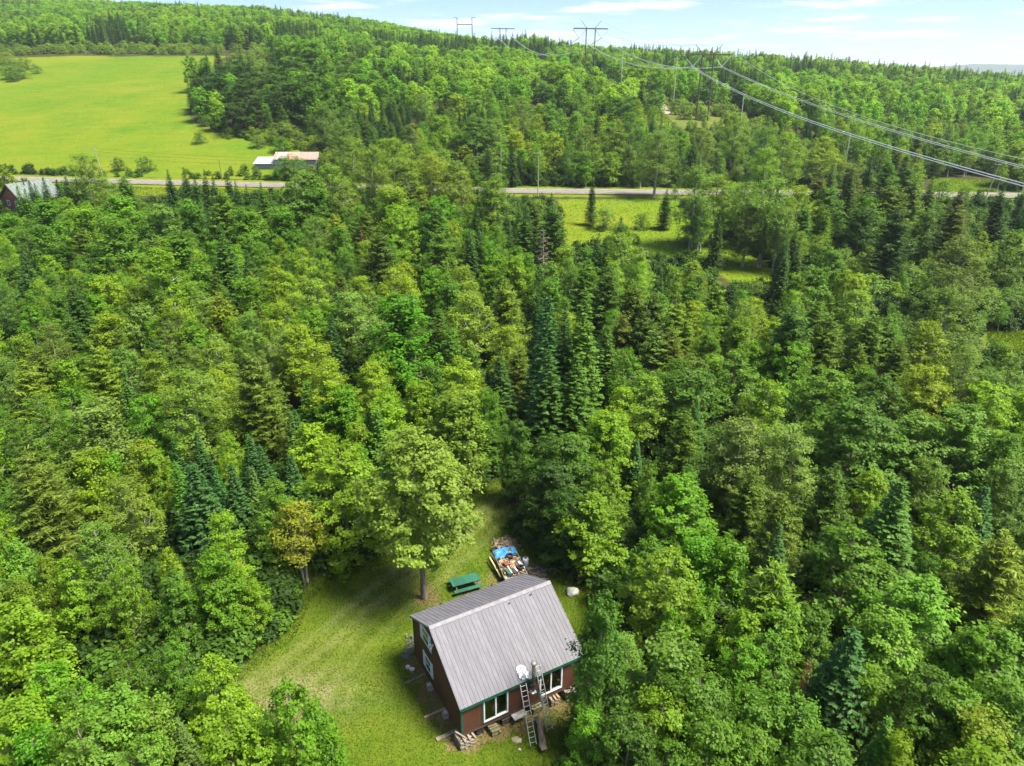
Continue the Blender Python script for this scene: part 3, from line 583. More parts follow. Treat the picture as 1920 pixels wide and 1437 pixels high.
# keep the sight lines to the cabin yard, the barn and the road open as the photograph shows them
for x, y, b, ro in zip(cand_x, cand_y, bad, in_row):
    if b: continue
    left_near = x < -8 and y < 90; nz = float(noise2(x / 22, y / 22, 31)); nz2 = float(noise2(x / 13 + 50, y / 13, 8))
    if ro: s = 'W' if fr.random() < .75 else 'B'
    elif nz > .70: s = 'L' if nz2 > .5 else 'S'
    elif nz < .17: s = 'F' if nz2 > .45 else 'L'
    elif x > 5 and y < 75: s = 'E' if nz2 > .6 else 'M'
    else: s = 'B' if nz2 > .62 else ('A' if nz2 < .22 else 'M')
    h = H0[s] * (.62 + .22 * fr.random()) * (1.15 if y > 215 else 1) * (.55 if ro and s != 'W' else 1)
    z = ter1(x, y); px, py, zc = pix(x, y, z + h)
    if px < -70 or px > 1990 or py > 1500: continue
    q0 = pix(x, y, z)
    dro = y - float(road_y(x))
    if dro < 0:        # gaps where the road, the roadside grass, the barn and the field show
        lim = float(np.interp(px, [-80, 110, 112, 250, 252, 310, 312, 400, 402, 530, 532, 640, 700, 975, 980, 1060, 1270, 1280, 1480, 1500, 1740, 1745, 1870, 1872, 2000], [405, 405, 350, 350, 376, 376, 350, 350, 376, 376, 335, 325, 330, 345, 375, 412, 412, 345, 330, 345, 350, 372, 372, 345, 345]))
        if py < lim: continue
    elif px < 650 and dro < 60: continue
    if y < 36 and 585 < px < 1060: continue
    wpx = h / ASP[s] * .62 * FPX / zc; hit = False
    for (sx_, sy_, sY_) in SIGHT:
        if y < sY_ - 3 and abs(sx_ - px) < wpx and py < sy_ < q0[1] - .1 * (q0[1] - py): hit = True; break
    if hit: continue
    w = h / ASP[s] * (1.0 if s in 'ME' else .95); r = max(1.5, w * .34) * (1.0 if y < 120 else 1.12) * (1.3 if dro > 0 and not ro else (1.45 if y < 80 else 1.22))
    if not free(x, y, r): continue
    if s == 'W' and ro: code = fr.choice(['p', 'yo', 'po', 'yp', 'm'])
    elif s in 'SF': code = fr.choice(['d', 'db', 'm', 'b'])
    elif s == 'L': code = fr.choice(['o', 'md', 'm', 'om'])
    else: code = fr.choice(['m', 'g', 'yg', 'mp', 'gy', 'y', 'gm'])
    put(x, y, r); trees.append(dict(s=s, x=float(x), y=float(y), h=h, w=w, c=leafcol(str(code), s), code=str(code), listed=False)); nf += 1
print('trees', len(trees), 'of which between', nf)

# ---- which are objects of their own: the 300 that show largest of each kind
for t in trees:
    z = ter1(t['x'], t['y']); t['z'] = z; t['px'], t['py'], zc = pix(t['x'], t['y'], z + t['h']); t['size'] = t['w'] * t['h'] / zc ** 2 * (2 if t['listed'] else 1)
own, rest = [], []
for s in KIND:
    ts = sorted([t for t in trees if t['s'] == s], key=lambda t: -t['size']); own += ts[:290]; rest += ts[290:]
COLW = dict(y='yellow-green', g='bright green', m='mid-green', d='dark green', o='olive', p='pale green', b='blue-green', r='brownish', Y='golden', R='rust-red', G='grey-brown')
NOUN = dict(M='maple', E='beech', B='birch', A='aspen', W='willow shrub', S='spruce', F='fir', L='larch', D='dead conifer')
ORD = ['first', 'second', 'third', 'fourth', 'fifth', 'sixth', 'seventh', 'eighth', 'ninth', 'tenth', 'eleventh', 'twelfth', 'thirteenth', 'fourteenth', 'fifteenth', 'sixteenth', 'seventeenth', 'eighteenth', 'nineteenth', 'twentieth']
TENS = {2: 'twenty', 3: 'thirty', 4: 'forty', 5: 'fifty', 6: 'sixty', 7: 'seventy', 8: 'eighty', 9: 'ninety'}
def ordw(i): return ORD[i] if i < 20 else (TENS[(i + 1) // 10] + '-' + ORD[(i + 1) % 10 - 1] if (i + 1) % 10 else {30: 'thirtieth', 40: 'fortieth', 50: 'fiftieth', 60: 'sixtieth', 70: 'seventieth', 80: 'eightieth', 90: 'ninetieth'}[i + 1])
def zone(t):
    x, y = t['x'], t['y']; d = y - float(road_y(x))
    if inpoly(np.array([x]), np.array([y]), ROW)[0]: return 'under the wires beyond the road' if d > 0 else ('under the wires near the road' if y > 140 else 'under the nearest wires')
    if d > 45: return 'on the wooded slope behind the barn' if t['px'] < 760 else ('on the wooded slope across the road' if t['px'] < 1300 else 'beyond the power line')
    if d > 0: return 'beside the field by the barn' if t['px'] < 620 else ('behind the roadside poles' if t['px'] < 1300 else 'across the road by the power line')
    if y > 150: return 'between log house and road' if t['px'] < 330 else ('on the road side facing the barn' if t['px'] < 660 else ('near side of the road, centre' if t['px'] < 1130 else 'near side of the roadside clearing'))
    if y > 105: return 'in the woods below the log house' if t['px'] < 330 else ('in the woods below the barn' if t['px'] < 660 else ('below the roadside clearing' if t['px'] < 1250 else 'in the woods left of the shrubs'))
    if y > 72: return 'far left in the middle woods' if t['px'] < 300 else ('in the woods behind the yard maple' if t['px'] < 760 else ('behind the driveway mouth' if t['px'] < 1130 else ('behind the cabin to the right' if t['px'] < 1500 else 'at the far right middle')))
    if x < 0: return 'at the far left near woods' if t['px'] < 300 else ('left of the lawn' if y > 40 else 'at the lower left corner')
    return 'right of the driveway' if y > 52 and t['px'] < 1250 else ('right of the cabin' if t['px'] < 1400 else 'at the lower right side')
GRP = lambda t: NOUN[t['s']] + (' shrubs' if t['s'] == 'W' else ' trees').replace('shrub shrubs', 'shrubs') + ' of the woods'
for t in own:
    sz = 'small' if t['h'] < .72 * H0[t['s']] else ('tall' if t['h'] > 1.05 * H0[t['s']] else 'medium')
    cw = 'vivid green' if t['code'] == 'G2' else ('lime green' if t['code'] == 'Y2' else COLW[t['code'][0]])
    t['base'] = f"{sz} {cw} {NOUN[t['s']]} {zone(t)}"
byl = {}
for t in own: byl.setdefault(t['base'], []).append(t)
for k, ts in byl.items():
    ts.sort(key=lambda t: t['px'])
    for i, t in enumerate(ts): t['label'] = k if len(ts) == 1 else f"{k}, {ordw(i)} from the left"
0 and print('label groups', sorted([(len(v), k) for k, v in byl.items()])[-12:], len(byl))
def plant(t, i):
    P = PROTO[KIND[t['s']]]; p = P[i % len(P)]
    root = thing(KIND[t['s']], t['label'], 'shrub' if t['s'] == 'W' else 'tree', (t['x'], t['y'], t['z'] - .05), (i * 2.399) % 6.28, GRP(t))
    sz = t['h'] / p['h']; sx = float(np.clip(t['w'] / p['w'], .62 * sz, 1.5 * sz)); root.scale = (sx, sx, sz)
    root.rotation_euler = (random.gauss(0, .025), random.gauss(0, .025), (i * 2.399) % 6.28)
    tr = link('trunk', p['t'], root); cr = link('crown', p['c'], root); cr.color = (*map(float, t['c']), 1)
    return root
for i, t in enumerate(own): plant(t, i)

# ------------------------------------------------------------------ the far wood and the undergrowth: masses nobody could count
HID = bpy.data.collections.new('far_tree_kinds')
def farproto(name, spec, bm):
    (V, F, lv), tb = spec; nv = len(V); tv_ = np.array(tb.v); tf = np.array([f for f in tb.f if len(f) == 4])
    me = npmesh(name, np.concatenate([V, tv_]), np.concatenate([F, tf + nv]), [LEAF_FAR, bm], np.concatenate([lv, np.full(len(tf), .5)]), np.concatenate([np.zeros(len(F)), np.ones(len(tf))]))
    o = bpy.data.objects.new(name, me); HID.objects.link(o); return float(V[:, 2].max())
FARH = []
for s in range(3): FARH.append(farproto('a%d' % s, deciduous(600 + s, H=15, R=4.4, shape=['round', 'dome', 'round'][s], nl=14, clumps=18, per=11, leaf=.34, rc=.8, spiky=.2, base=.15, limbs=False), BARK))
for s in range(2): FARH.append(farproto('b%d' % s, deciduous(620 + s, H=15, R=3.3, shape='oval', nl=14, clumps=16, per=11, leaf=.28, rc=.7, spiky=.5, base=.2, limbs=False), BARK_A))
for s in range(2): FARH.append(farproto('c%d' % s, conifer(640 + s, H=15, R=2.4, gap=.6, nb=7, droop=.3, twig=.6, tw=.2, dens=.8), BARK_D))
for s in range(2): FARH.append(farproto('d%d' % s, deciduous(660 + s, H=4.5, R=3.0, shape='dome', nl=10, clumps=14, per=12, leaf=.20, rc=.5, spiky=.2, base=.05, stems=3, limbs=False), BARK))
for s in range(2): FARH.append(farproto('e%d' % s, deciduous(680 + s, H=1.3, R=.85, shape='dome', nl=7, clumps=9, per=9, leaf=.13, rc=.28, spiky=.3, base=.0, stems=3, limbs=False), BARK))
def scatter(name, label, X, Y, Z, S, I, Cc, kind='stuff', cat='forest'):
    n = len(X); me = bpy.data.meshes.new(name); me.vertices.add(n); me.vertices.foreach_set('co', np.stack([X, Y, Z], 1).astype(np.float32).ravel())
    for nm, ty, arr in (('scl', 'FLOAT_VECTOR', S), ('rotz', 'FLOAT', rng.uniform(0, 6.28, n)), ('idx', 'INT', I)):
        a = me.attributes.new(nm, ty, 'POINT'); a.data.foreach_set('vector' if ty == 'FLOAT_VECTOR' else 'value', np.asarray(arr).astype(np.int32 if ty == 'INT' else np.float32).ravel())
    a = me.attributes.new('tint', 'FLOAT_COLOR', 'POINT'); a.data.foreach_set('color', np.concatenate([Cc, np.ones((n, 1))], 1).astype(np.float32).ravel())
    o = link(name, me); tag(o, label, cat, kind=kind)
    ng = bpy.data.node_groups.new(name, 'GeometryNodeTree'); ng.interface.new_socket('Geometry', in_out='INPUT', socket_type='NodeSocketGeometry'); ng.interface.new_socket('Geometry', in_out='OUTPUT', socket_type='NodeSocketGeometry')
    G = ng.nodes; gi, go = G.new('NodeGroupInput'), G.new('NodeGroupOutput'); ip = G.new('GeometryNodeInstanceOnPoints'); ci = G.new('GeometryNodeCollectionInfo')
    ci.inputs[0].default_value = HID; ci.inputs[1].default_value = True; ci.inputs[2].default_value = True; ip.inputs['Pick Instance'].default_value = True
    def na(nm, dt):
        q = G.new('GeometryNodeInputNamedAttribute'); q.data_type = dt; q.inputs[0].default_value = nm; return q.outputs['Attribute']
    L = ng.links.new; L(gi.outputs[0], ip.inputs['Points']); L(ci.outputs[0], ip.inputs['Instance']); L(na('idx', 'INT'), ip.inputs['Instance Index']); L(na('scl', 'FLOAT_VECTOR'), ip.inputs['Scale'])
    cx = G.new('ShaderNodeCombineXYZ'); L(na('rotz', 'FLOAT'), cx.inputs[2]); L(cx.outputs[0], ip.inputs['Rotation']); L(ip.outputs[0], go.inputs[0])
    md = o.modifiers.new('scatter', 'NODES'); md.node_group = ng
    return o
n_ = 70000; fy = 292 + (1150 - 292) * np.sqrt(rng.random(n_)); fx = rng.uniform(-.86, .86, n_) * fy
rowf = inpoly(fx, fy, ROW); ok = ~(in_mead(fx, fy)) & ~inpoly(fx, fy, ROWGRASS)
md_ = polydist(fx, fy, MEADOW); ok &= ~((md_ < 9) & (fx < -110) & (fy > 380))
fz0 = ter(fx, fy); fp0 = pix(fx, fy, fz0 + 11); fp1 = pix(fx, fy, fz0)
for (sx_, sy_, sY_) in LEGS: ok &= ~((fy < sY_ - 2) & (np.abs(fp0[0] - sx_) < 4.5 * FPX / fp0[2]) & (fp0[1] < sy_) & (fp1[1] > sy_))
cell = {}; keep = []
for k in np.nonzero(ok)[0]:
    s_ = 5.2 if fy[k] < 520 else 6.4; key = (int(fx[k] // s_), int(fy[k] // s_), s_)
    if key in cell: continue
    cell[key] = 1; keep.append(k)
fx, fy = fx[keep], fy[keep]; n_ = len(fx); rowf = rowf[keep]
sv = noise2(fx / 40, fy / 40, 17); sv2 = rng.random(n_); cv = noise2(fx / 26 + 9, fy / 26, 23)
ridge_r = (fx / fy > .15) & (fy > 480)
idx = np.where((sv > .66) | (ridge_r & (sv2 < .55)), 5 + (sv2 * 1.99 % 1 * 2).astype(int), np.where(sv < .3, 3 + (sv2 * 2).astype(int), (sv2 * 3).astype(int)))
md_ = polydist(fx, fy, MEADOW); shr = (md_ < 34) & (fx < -90) & (fy > 400); shr |= rowf; idx = np.where(shr, 7 + (sv2 * 2).astype(int), idx)
hh = np.where(shr, rng.uniform(.7, 1.3, n_), rng.uniform(.75, 1.12, n_)); hh = np.where((idx == 5) | (idx == 6), hh * rng.uniform(.8, 1.25, n_), hh); ww = hh * rng.uniform(.85, 1.15, n_)
pal = np.array([LC['g'], LC['m'], np.mean([LC['y'], LC['g']], 0), np.mean([LC['g'], LC['p'], LC['y']], 0), np.mean([LC['d'], LC['m']], 0)]); ci_ = np.clip((cv * 3 + rng.random(n_) * 3).astype(int) - 1, 0, 4); cc = pal[ci_]
cc = np.where(((idx == 5) | (idx == 6))[:, None], np.array(LC['d'])[None] * 1.15, cc); cc = np.where(shr[:, None], np.mean([LC['p'], LC['o']], 0)[None], cc); cc = cc * rng.normal(1.2, .16, (n_, 1))
if rest:
    fx = np.concatenate([fx, [t['x'] for t in rest]]); fy = np.concatenate([fy, [t['y'] for t in rest]]); e_ = dict(M=0, E=1, B=3, A=4, W=7, S=5, F=6, L=5, D=6)
    ri = np.array([e_[t['s']] for t in rest]); rh = np.array([t['h'] / FARH[i] for t, i in zip(rest, ri)]); idx = np.concatenate([idx, ri]); hh = np.concatenate([hh, rh]); ww = np.concatenate([ww, rh]); cc = np.concatenate([cc, np.array([t['c'] for t in rest])])
scatter('far_forest', 'mixed green forest covering the far slopes up to the skyline', fx, fy, ter(fx, fy) - .2, np.stack([ww, ww, hh], 1), idx, np.clip(cc, .005, .5))
print('far trees', len(fx), 'rest', len(rest), 'own', len(own))
# undergrowth: young trees and bushes closing the floor of the near woods and the edges of the lawn
n_ = 34000; uy = 16 + 285 * rng.random(n_) ** .80; ux = rng.uniform(-1, 1, n_) * (.72 * (.916 * uy + 15) + 6)
ok = ~blocked(ux, uy, .1) & ~in_mead(ux, uy) & ~((uy - road_y(ux) > -13) & (uy - road_y(ux) < 9))
for c_ in CLEAR: ok &= ~inpoly(ux, uy, c_)
uz0 = ter(ux, uy); up0 = pix(ux, uy, uz0 + 1.8); up1 = pix(ux, uy, uz0)
for (sx_, sy_, sY_) in SIGHT: ok &= ~((uy < sY_ - 1) & (np.abs(up0[0] - sx_) < 2.2 * FPX / up0[2] + 5) & (up0[1] < sy_ + 3) & (up1[1] > sy_ - 3))
ux, uy = ux[ok], uy[ok]; n_ = len(ux); us = rng.uniform(.6, 1.7, n_)
pal = np.array([LC['m'], LC['d'], LC['d'], np.mean([LC['m'], LC['d']], 0)]) * .8; cc = pal[rng.integers(0, 4, n_)] * rng.normal(1, .12, (n_, 1))  # woodland shade put into the colour: palette darkened so gaps between crowns read dark
bx = rng.uniform(-330, -40, 60000); by = rng.uniform(225, 470, 60000); bd = polydist(bx, by, MEADOW); bk = (bd < 7) & (np.abs(by - road_y(bx)) > 14) & (rng.random(60000) < np.clip(1 - bd / 7, 0, 1) * .55) & (bx > -112); bx, by = bx[bk], by[bk]
ux, uy = np.concatenate([ux, bx]), np.concatenate([uy, by]); us = np.concatenate([us, rng.uniform(.8, 2.2, len(bx))]); cc = np.concatenate([cc, np.array([LC['p'], LC['y'], LC['o']])[rng.integers(0, 3, len(bx))] * .85]); n_ = len(ux)
scatter('undergrowth', 'low bushes and saplings on the woodland floor', ux, uy, ter(ux, uy) - .05, np.stack([us, us, us * rng.uniform(.7, 1.5, n_)], 1), 9 + rng.integers(0, 2, n_), np.clip(cc, .005, .5), cat='undergrowth')

# ------------------------------------------------------------------ the cabin
def siding_mat(name, c1, c2, groove=.2):
    """grooved plywood siding, stain faded unevenly; grooves run up the wall (local X is along the wall)"""
    m = new_mat(name); N = NT(m); tc = N('TexCoord'); mp = N('Mapping', {0: tc.outputs['Object']}); mp.inputs['Scale'].default_value = (6, 6, .35)
    n1 = N('TexNoise', {'Vector': mp.outputs[0], 'Scale': 2.5, 'Detail': 6., 'Roughness': .7}); n2 = N('TexNoise', {'Vector': tc.outputs['Object'], 'Scale': .6, 'Detail': 3.})
    a = mix(N, N('MapRange', {0: n1.outputs['Fac'], 1: .3, 2: .7}).outputs[0], c1, c2); a = mix(N, N('MapRange', {0: n2.outputs['Fac'], 1: .35, 2: .7, 3: 0., 4: .5}).outputs[0], a, tuple(v * .55 for v in c1))
    sx = N('SeparateXYZ', {0: tc.outputs['Object']}); dv = N('Math', operation='DIVIDE'); N.l.new(sx.outputs[0], dv.inputs[0]); dv.inputs[1].default_value = groove
    fr_ = N('Math', operation='FRACT'); N.l.new(dv.outputs[0], fr_.inputs[0]); g = N('MapRange', {0: fr_.outputs[0], 1: .0, 2: .09}); 
    b = N('Bump', {'Height': g.outputs[0], 'Strength': .9, 'Distance': .012})
    p = N('BsdfPrincipled', {'Base Color': a, 'Roughness': .75, 'Specular IOR Level': .25, 'Normal': b.outputs[0]}); N('OutputMaterial', {0: p.outputs[0]}); return m
SID = siding_mat('siding_brown', (.082, .034, .020), (.125, .052, .030)); GREEN = mat('green_paint', (.012, .095, .055), .5, var=.3, scale=2.); WHITE = mat('white_vinyl', (.70, .74, .76), .45, var=.1); SHUT = mat('shutter_paint', (.52, .63, .70), .55, var=.15)
def metal_roof_mat(name, base):
    m = new_mat(name); N = NT(m); tc = N('TexCoord'); oi = N('ObjectInfo')
    sc_ = N('Mapping', {0: tc.outputs['Object']}); sc_.inputs['Scale'].default_value = (1, .3, 1)
    n1 = N('TexNoise', {'Vector': sc_.outputs[0], 'Scale': 2.2, 'Detail': 6., 'Roughness': .7}); n2 = N('TexNoise', {'Vector': tc.outputs['Object'], 'Scale': 34., 'Detail': 3.})
    a = mix(N, N('MapRange', {0: n1.outputs['Fac'], 1: .3, 2: .7}).outputs[0], tuple(v * .60 for v in base), tuple(min(1, v * 1.18) for v in base))
    a = mix(N, N('MapRange', {0: n2.outputs['Fac'], 1: .52, 2: .72, 3: 0., 4: .5}).outputs[0], a, (.27, .265, .275))
    a = mix(N, N('MapRange', {0: oi.outputs['Random'], 1: 0., 2: 1., 3: 0., 4: .6}).outputs[0], a, tuple(v * .66 for v in base))
    b = N('Bump', {'Height': n2.outputs['Fac'], 'Strength': .08, 'Distance': .01})
    p = N('BsdfPrincipled', {'Base Color': a, 'Roughness': .62, 'Metallic': .0, 'Specular IOR Level': .2, 'Normal': b.outputs[0]}); N('OutputMaterial', {0: p.outputs[0]}); return m
TIN = metal_roof_mat('roof_tin', (.170, .167, .192)); TIN_TRIM = mat('tin_trim', (.21, .205, .225), .6, 0., .2, spec=.2)
DARKIN = mat('interior', (.22, .17, .12), .9, var=.2); FLOORIN = mat('floor_boards', (.30, .22, .14), .7, var=.2); CURT = mat('curtain', (.55, .62, .60), .9, var=.12, scale=6)
def glass_mat():
    m = new_mat('glass'); N = NT(m); fr_ = N('Fresnel', {0: 1.5}); mr = N('MapRange', {0: fr_.outputs[0], 1: 0., 2: 1., 3: .10, 4: 1.}); t = N('BsdfTransparent', {0: (.62, .68, .66, 1)}); g = N('BsdfGlossy', {0: (.9, .95, 1, 1), 1: .03})
    ms = N('MixShader', {0: mr.outputs[0], 1: t.outputs[0], 2: g.outputs[0]}); N('OutputMaterial', {0: ms.outputs[0]}); return m
GLASS = glass_mat(); PANE = mat('dark_pane', (.035, .06, .065), .08, var=.3, spec=.8)
L_, D_, ZB, RIDGE_B, RIDGE_Z, EF, EB = 9.44, 8.19, .60, 4.55, 6.20, 3.27, 4.33
cab = thing('cabin', 'brown wooden cabin with ribbed grey metal roof and green trim in the clearing', 'cabin', (HA[0], HA[1], 0), HTH)
slope_f = (RIDGE_Z - EF) / (RIDGE_B + .0); slope_b = (RIDGE_Z - EB) / (D_ - RIDGE_B)
def wall_top(b): return EF + slope_f * b - .02 if b <= RIDGE_B else RIDGE_Z - slope_b * (b - RIDGE_B) - .02
DOORS = [(1.63, 3.50), (6.02, 7.87)]; DZ0, DZ1 = .84, 2.86
wf = MB(); xs = [0, DOORS[0][0], DOORS[0][1], DOORS[1][0], DOORS[1][1], L_]
for i in range(0, 5, 2): wf.box(((xs[i] + xs[i + 1]) / 2, .06, (ZB + EF) / 2), (xs[i + 1] - xs[i], .12, EF - ZB - .04))
for d0, d1 in DOORS:
    wf.box(((d0 + d1) / 2, .06, (ZB + DZ0) / 2), (d1 - d0, .12, DZ0 - ZB)); wf.box(((d0 + d1) / 2, .06, (DZ1 + EF - .02) / 2), (d1 - d0, .12, EF - .02 - DZ1))
tag(wf.build('front_wall', SID, cab), 'brown grooved wall under the low eave with two glass doors')
wb = MB(); wb.box((L_ / 2, D_ - .06, (ZB + wall_top(D_)) / 2), (L_ - .25, .12, wall_top(D_) - ZB - .06)); wb.build('back_wall', SID, cab)
def gable(a0, ext, name):
    o = bpy.data.objects.new(name, None)
    mb = MB(); pts = [(0, ZB), (D_, ZB), (D_, wall_top(D_) - .04), (RIDGE_B, RIDGE_Z - .06), (0, EF - .04)]
    mb.prism([(b, 0, z) for b, z in pts], (0, ext, 0)); ob = mb.build(name, SID, cab); ob.location = (a0, 0, 0); ob.rotation_euler = (0, 0, math.pi / 2); return ob
g1 = gable(.125, .122, 'gable_wall'); tag(g1, 'reddish-brown gable wall with two shuttered windows'); g2 = gable(L_, .122, 'gable_wall')
fl = MB(); fl.box((L_ / 2, D_ / 2, ZB + .08), (L_ - .26, D_ - .26, .12)); fl.build('floor', FLOORIN, cab)
sk = MB(); sk.box((L_ / 2, .05, ZB - .09), (L_ - .1, .09, .17)); sk.box((L_ / 2, D_ - .05, ZB - .09), (L_ - .1, .09, .17)); sk.box((.06, D_ / 2, ZB - .09), (.09, D_ - .2, .17)); sk.box((L_ - .06, D_ / 2, ZB - .09), (.09, D_ - .2, .17)); sk.build('floor_frame', mat('sill_timber', (.10, .07, .05), .9, var=.3), cab)
pt = MB(); pt.box((L_ / 2, 3.6, 1.9), (L_ - .3, .08, 2.3)); pt.build('inner_wall', DARKIN, cab)
# corner and door trim
for (a, b) in ((.05, -.012), (L_ - .05, -.012)):
    m_ = MB(); m_.box((a, b, (ZB + EF - .1) / 2), (.14, .03, EF - .14 - ZB)); m_.build('corner_board', GREEN, cab)
m_ = MB(); m_.box((-.014, .06, (ZB + EF - .1) / 2), (.028, .16, EF - .14 - ZB)); m_.build('corner_board', GREEN, cab)
m_ = MB(); m_.box((-.012, D_ - .07, (ZB + EB - .2) / 2), (.026, .14, EB - .3 - ZB)); m_.build('corner_board', mat('dark_green_trim', (.02, .05, .03), .7), cab)
for k, (d0, d1) in enumerate(DOORS):
    dr_ = thing('sliding_door', None, None, ((d0 + d1) / 2, 0, 0)); dr_.parent = cab; W_ = d1 - d0; mz = (DZ0 + DZ1) / 2; hh_ = DZ1 - DZ0
    f_ = MB(); f_.box((-W_ / 2 + .045, .02, mz), (.09, .15, hh_)); f_.box((W_ / 2 - .045, .02, mz), (.09, .15, hh_)); f_.box((0, .02, DZ1 - .04), (W_ - .182, .15, .08)); f_.box((0, .02, DZ0 + .045), (W_ - .182, .15, .09)); f_.build('frame', WHITE, dr_)
    m_ = MB(); m_.box((0, .0, mz), (.10, .07, hh_ - .18)); m_.build('mullion', WHITE, dr_)
    for s_ in (-1, 1): m_ = MB(); m_.box((s_ * (W_ / 4 - .02), .035 + .02 * s_, mz), (W_ / 2 - .125, .012, hh_ - .17)); m_.build('pane', GLASS, dr_)
    for s_ in (-1, 1):
        m_ = MB(); n = 9
        cv_ = []; cf_ = []
        for i in range(n):
            for j in range(6):
                t = j / 5; wd = .62 * (1 - .75 * t if (k == 0 and s_ < 0) or (k == 1 and s_ > 0) else .22); cv_.append((s_ * (W_ / 2 - .11 - wd * i / (n - 1)), .16 + .03 * (i % 2), DZ1 - .1 - t * (hh_ - .3) * (.72 if s_ < 0 else .8)))
        for i in range(n - 1):
            for j in range(5): q = i * 6 + j; cf_.append((q, q + 6, q + 7, q + 1))
        m_.add(cv_, cf_).build('curtain', CURT, dr_)
    m_ = MB(); m_.box((-W_ / 2 - .06, -.012, mz - .04), (.10, .03, hh_ + .10)); m_.build('side_trim', GREEN, dr_)
    m_ = MB(); m_.tube([(W_ / 2 - .10, -.06, mz - .2), (W_ / 2 - .10, -.06, mz + .05)], .015, 6); m_.build('handle', mat('black_plastic', (.02, .02, .02), .5), dr_)
def gwin(b0, b1, z0, z1, lab):
    w = thing('window', None, None, (-.0, (b0 + b1) / 2, (z0 + z1) / 2)); w.parent = cab; w['label'] = lab; w.rotation_euler = (0, 0, -math.pi / 2); W_, H_ = b1 - b0, z1 - z0; sw = W_ * .20
    g = W_ - 2 * sw
    m_ = MB(); m_.box((0, -.010, 0), (g - .1, .02, H_ - .2)); m_.build('pane', PANE, w)
    m_ = MB(); t = .07
    for s_ in (-1, 1): m_.box((s_ * (g / 2 - t / 2), -.02, 0), (t, .045, H_ - .06)); m_.box((0, -.02, s_ * (H_ / 2 - .03 - t / 2)), (g - 2 * t - .002, .045, t))
    m_.build('frame', WHITE, w)
    m_ = MB(); m_.box((0, -.026, 0), (g - 2 * t, .02, .05)); m_.box((0, -.022, H_ * .23), (.025, .016, H_ * .34)); m_.build('muntin', WHITE, w)
    for s_ in (-1, 1):
        sh = MB(); sh.box((s_ * (W_ / 2 - sw / 2 + .01), -.02, 0), (sw - .02, .04, H_ + .04)); so = sh.build('shutter', SHUT, w)
        lv_ = MB()
        for q in range(8): lv_.box((s_ * (W_ / 2 - sw / 2 + .01), -.045, -H_ / 2 + .10 + q * (H_ - .2) / 7), (sw - .10, .012, (H_ - .2) / 10))
        tag(lv_.build('louvers', SHUT, so), kind='stuff')
gwin(4.70, 6.65, 3.72, 5.10, 'upper gable window with pale blue shutters'); gwin(4.62, 6.38, 1.32, 2.64, 'lower gable window with pale blue shutters')
fl_ = thing('flood_light', None, None, (0, 4.33, 4.77)); fl_.parent = cab
m_ = MB(); m_.tube([(0, 0, 0), (-.10, 0, 0)], .07, 10); m_.build('mount', WHITE, fl_)
for s_ in (-1, 1): m_ = MB(); m_.tube([(-.08, s_ * .03, .02), (-.16, s_ * .14, -.02), (-.26, s_ * .20, -.10)], [.03, .045, .075], 10); m_.build('lamp_head', WHITE, fl_)
# roof: ribbed sheets side by side on both slopes
roof = thing('roof', None, None, (0, 0, 0)); roof.parent = cab; tag(roof, 'weathered ribbed sheet metal roof in grey')
def sheet(w, length):
    """one ribbed sheet, local x across, y up the slope, z out"""
    prof = []; rib = .026; n = 3; pit = w / n
    for k in range(n):
        x0 = k * pit; prof += [(x0, 0), (x0 + .012, 0), (x0 + .026, rib), (x0 + .052, rib), (x0 + .066, 0), (x0 + pit * .42, 0), (x0 + pit * .47, .006), (x0 + pit * .53, .006), (x0 + pit * .58, 0), (x0 + pit * .75, 0), (x0 + pit * .79, .006), (x0 + pit * .84, .006), (x0 + pit * .88, 0)]
    prof.append((w - .001, 0)); V = []; F = []
    for (x, z) in prof: V += [(x, 0, z), (x, length, z)]
    for i in range(len(prof) - 1): F.append((2 * i, 2 * i + 2, 2 * i + 3, 2 * i + 1))
    for i in range(len(prof) - 1): pass
    mb = MB(); mb.add(V, F)
    for yy_ in np.arange(.3, length, .75):
        for k in range(n): mb.box((k * pit + .085, yy_, .004), (.022, .022, .012)); mb.box((k * pit + pit * .65, yy_, .004), (.022, .022, .012))
    mb.add([(0, 0, -.012), (w - .001, 0, -.012), (w - .001, length, -.012), (0, length, -.012)], [(0, 3, 2, 1)])
    return mb.mesh('roof_sheet', TIN)
OG, OF, OB = .14, .22, .17; NS = 11; SW = (L_ + 2 * OG) / NS
lf = math.hypot(RIDGE_B + OF, slope_f * (RIDGE_B + OF)); lb = math.hypot(D_ + OB - RIDGE_B, slope_b * (D_ + OB - RIDGE_B)); mf_, mb_ = sheet(SW, lf - .02), sheet(SW, lb - .02)
for i in range(NS):
    o = link('roof_sheet', mf_, roof); o.location = (-OG + i * SW, -OF, EF - slope_f * OF + .06 + random.uniform(-.004, .004)); o.rotation_euler = (math.atan(slope_f), 0, 0)
    o = link('roof_sheet', mb_, roof); o.location = (-OG + (i + 1) * SW, D_ + OB, EB - slope_b * OB + .06 + random.uniform(-.004, .004)); o.rotation_euler = (math.atan(slope_b), 0, math.pi)
und = MB(); t_ = .05
und.prism([(-OG + .03, -OF + .03, EF - slope_f * (OF - .03) - .02), (-OG + .03, RIDGE_B, RIDGE_Z - .02), (-OG + .03, RIDGE_B, RIDGE_Z + .028), (-OG + .03, -OF + .03, EF - slope_f * (OF - .03) + .028)], (L_ + 2 * OG - .06, 0, 0))
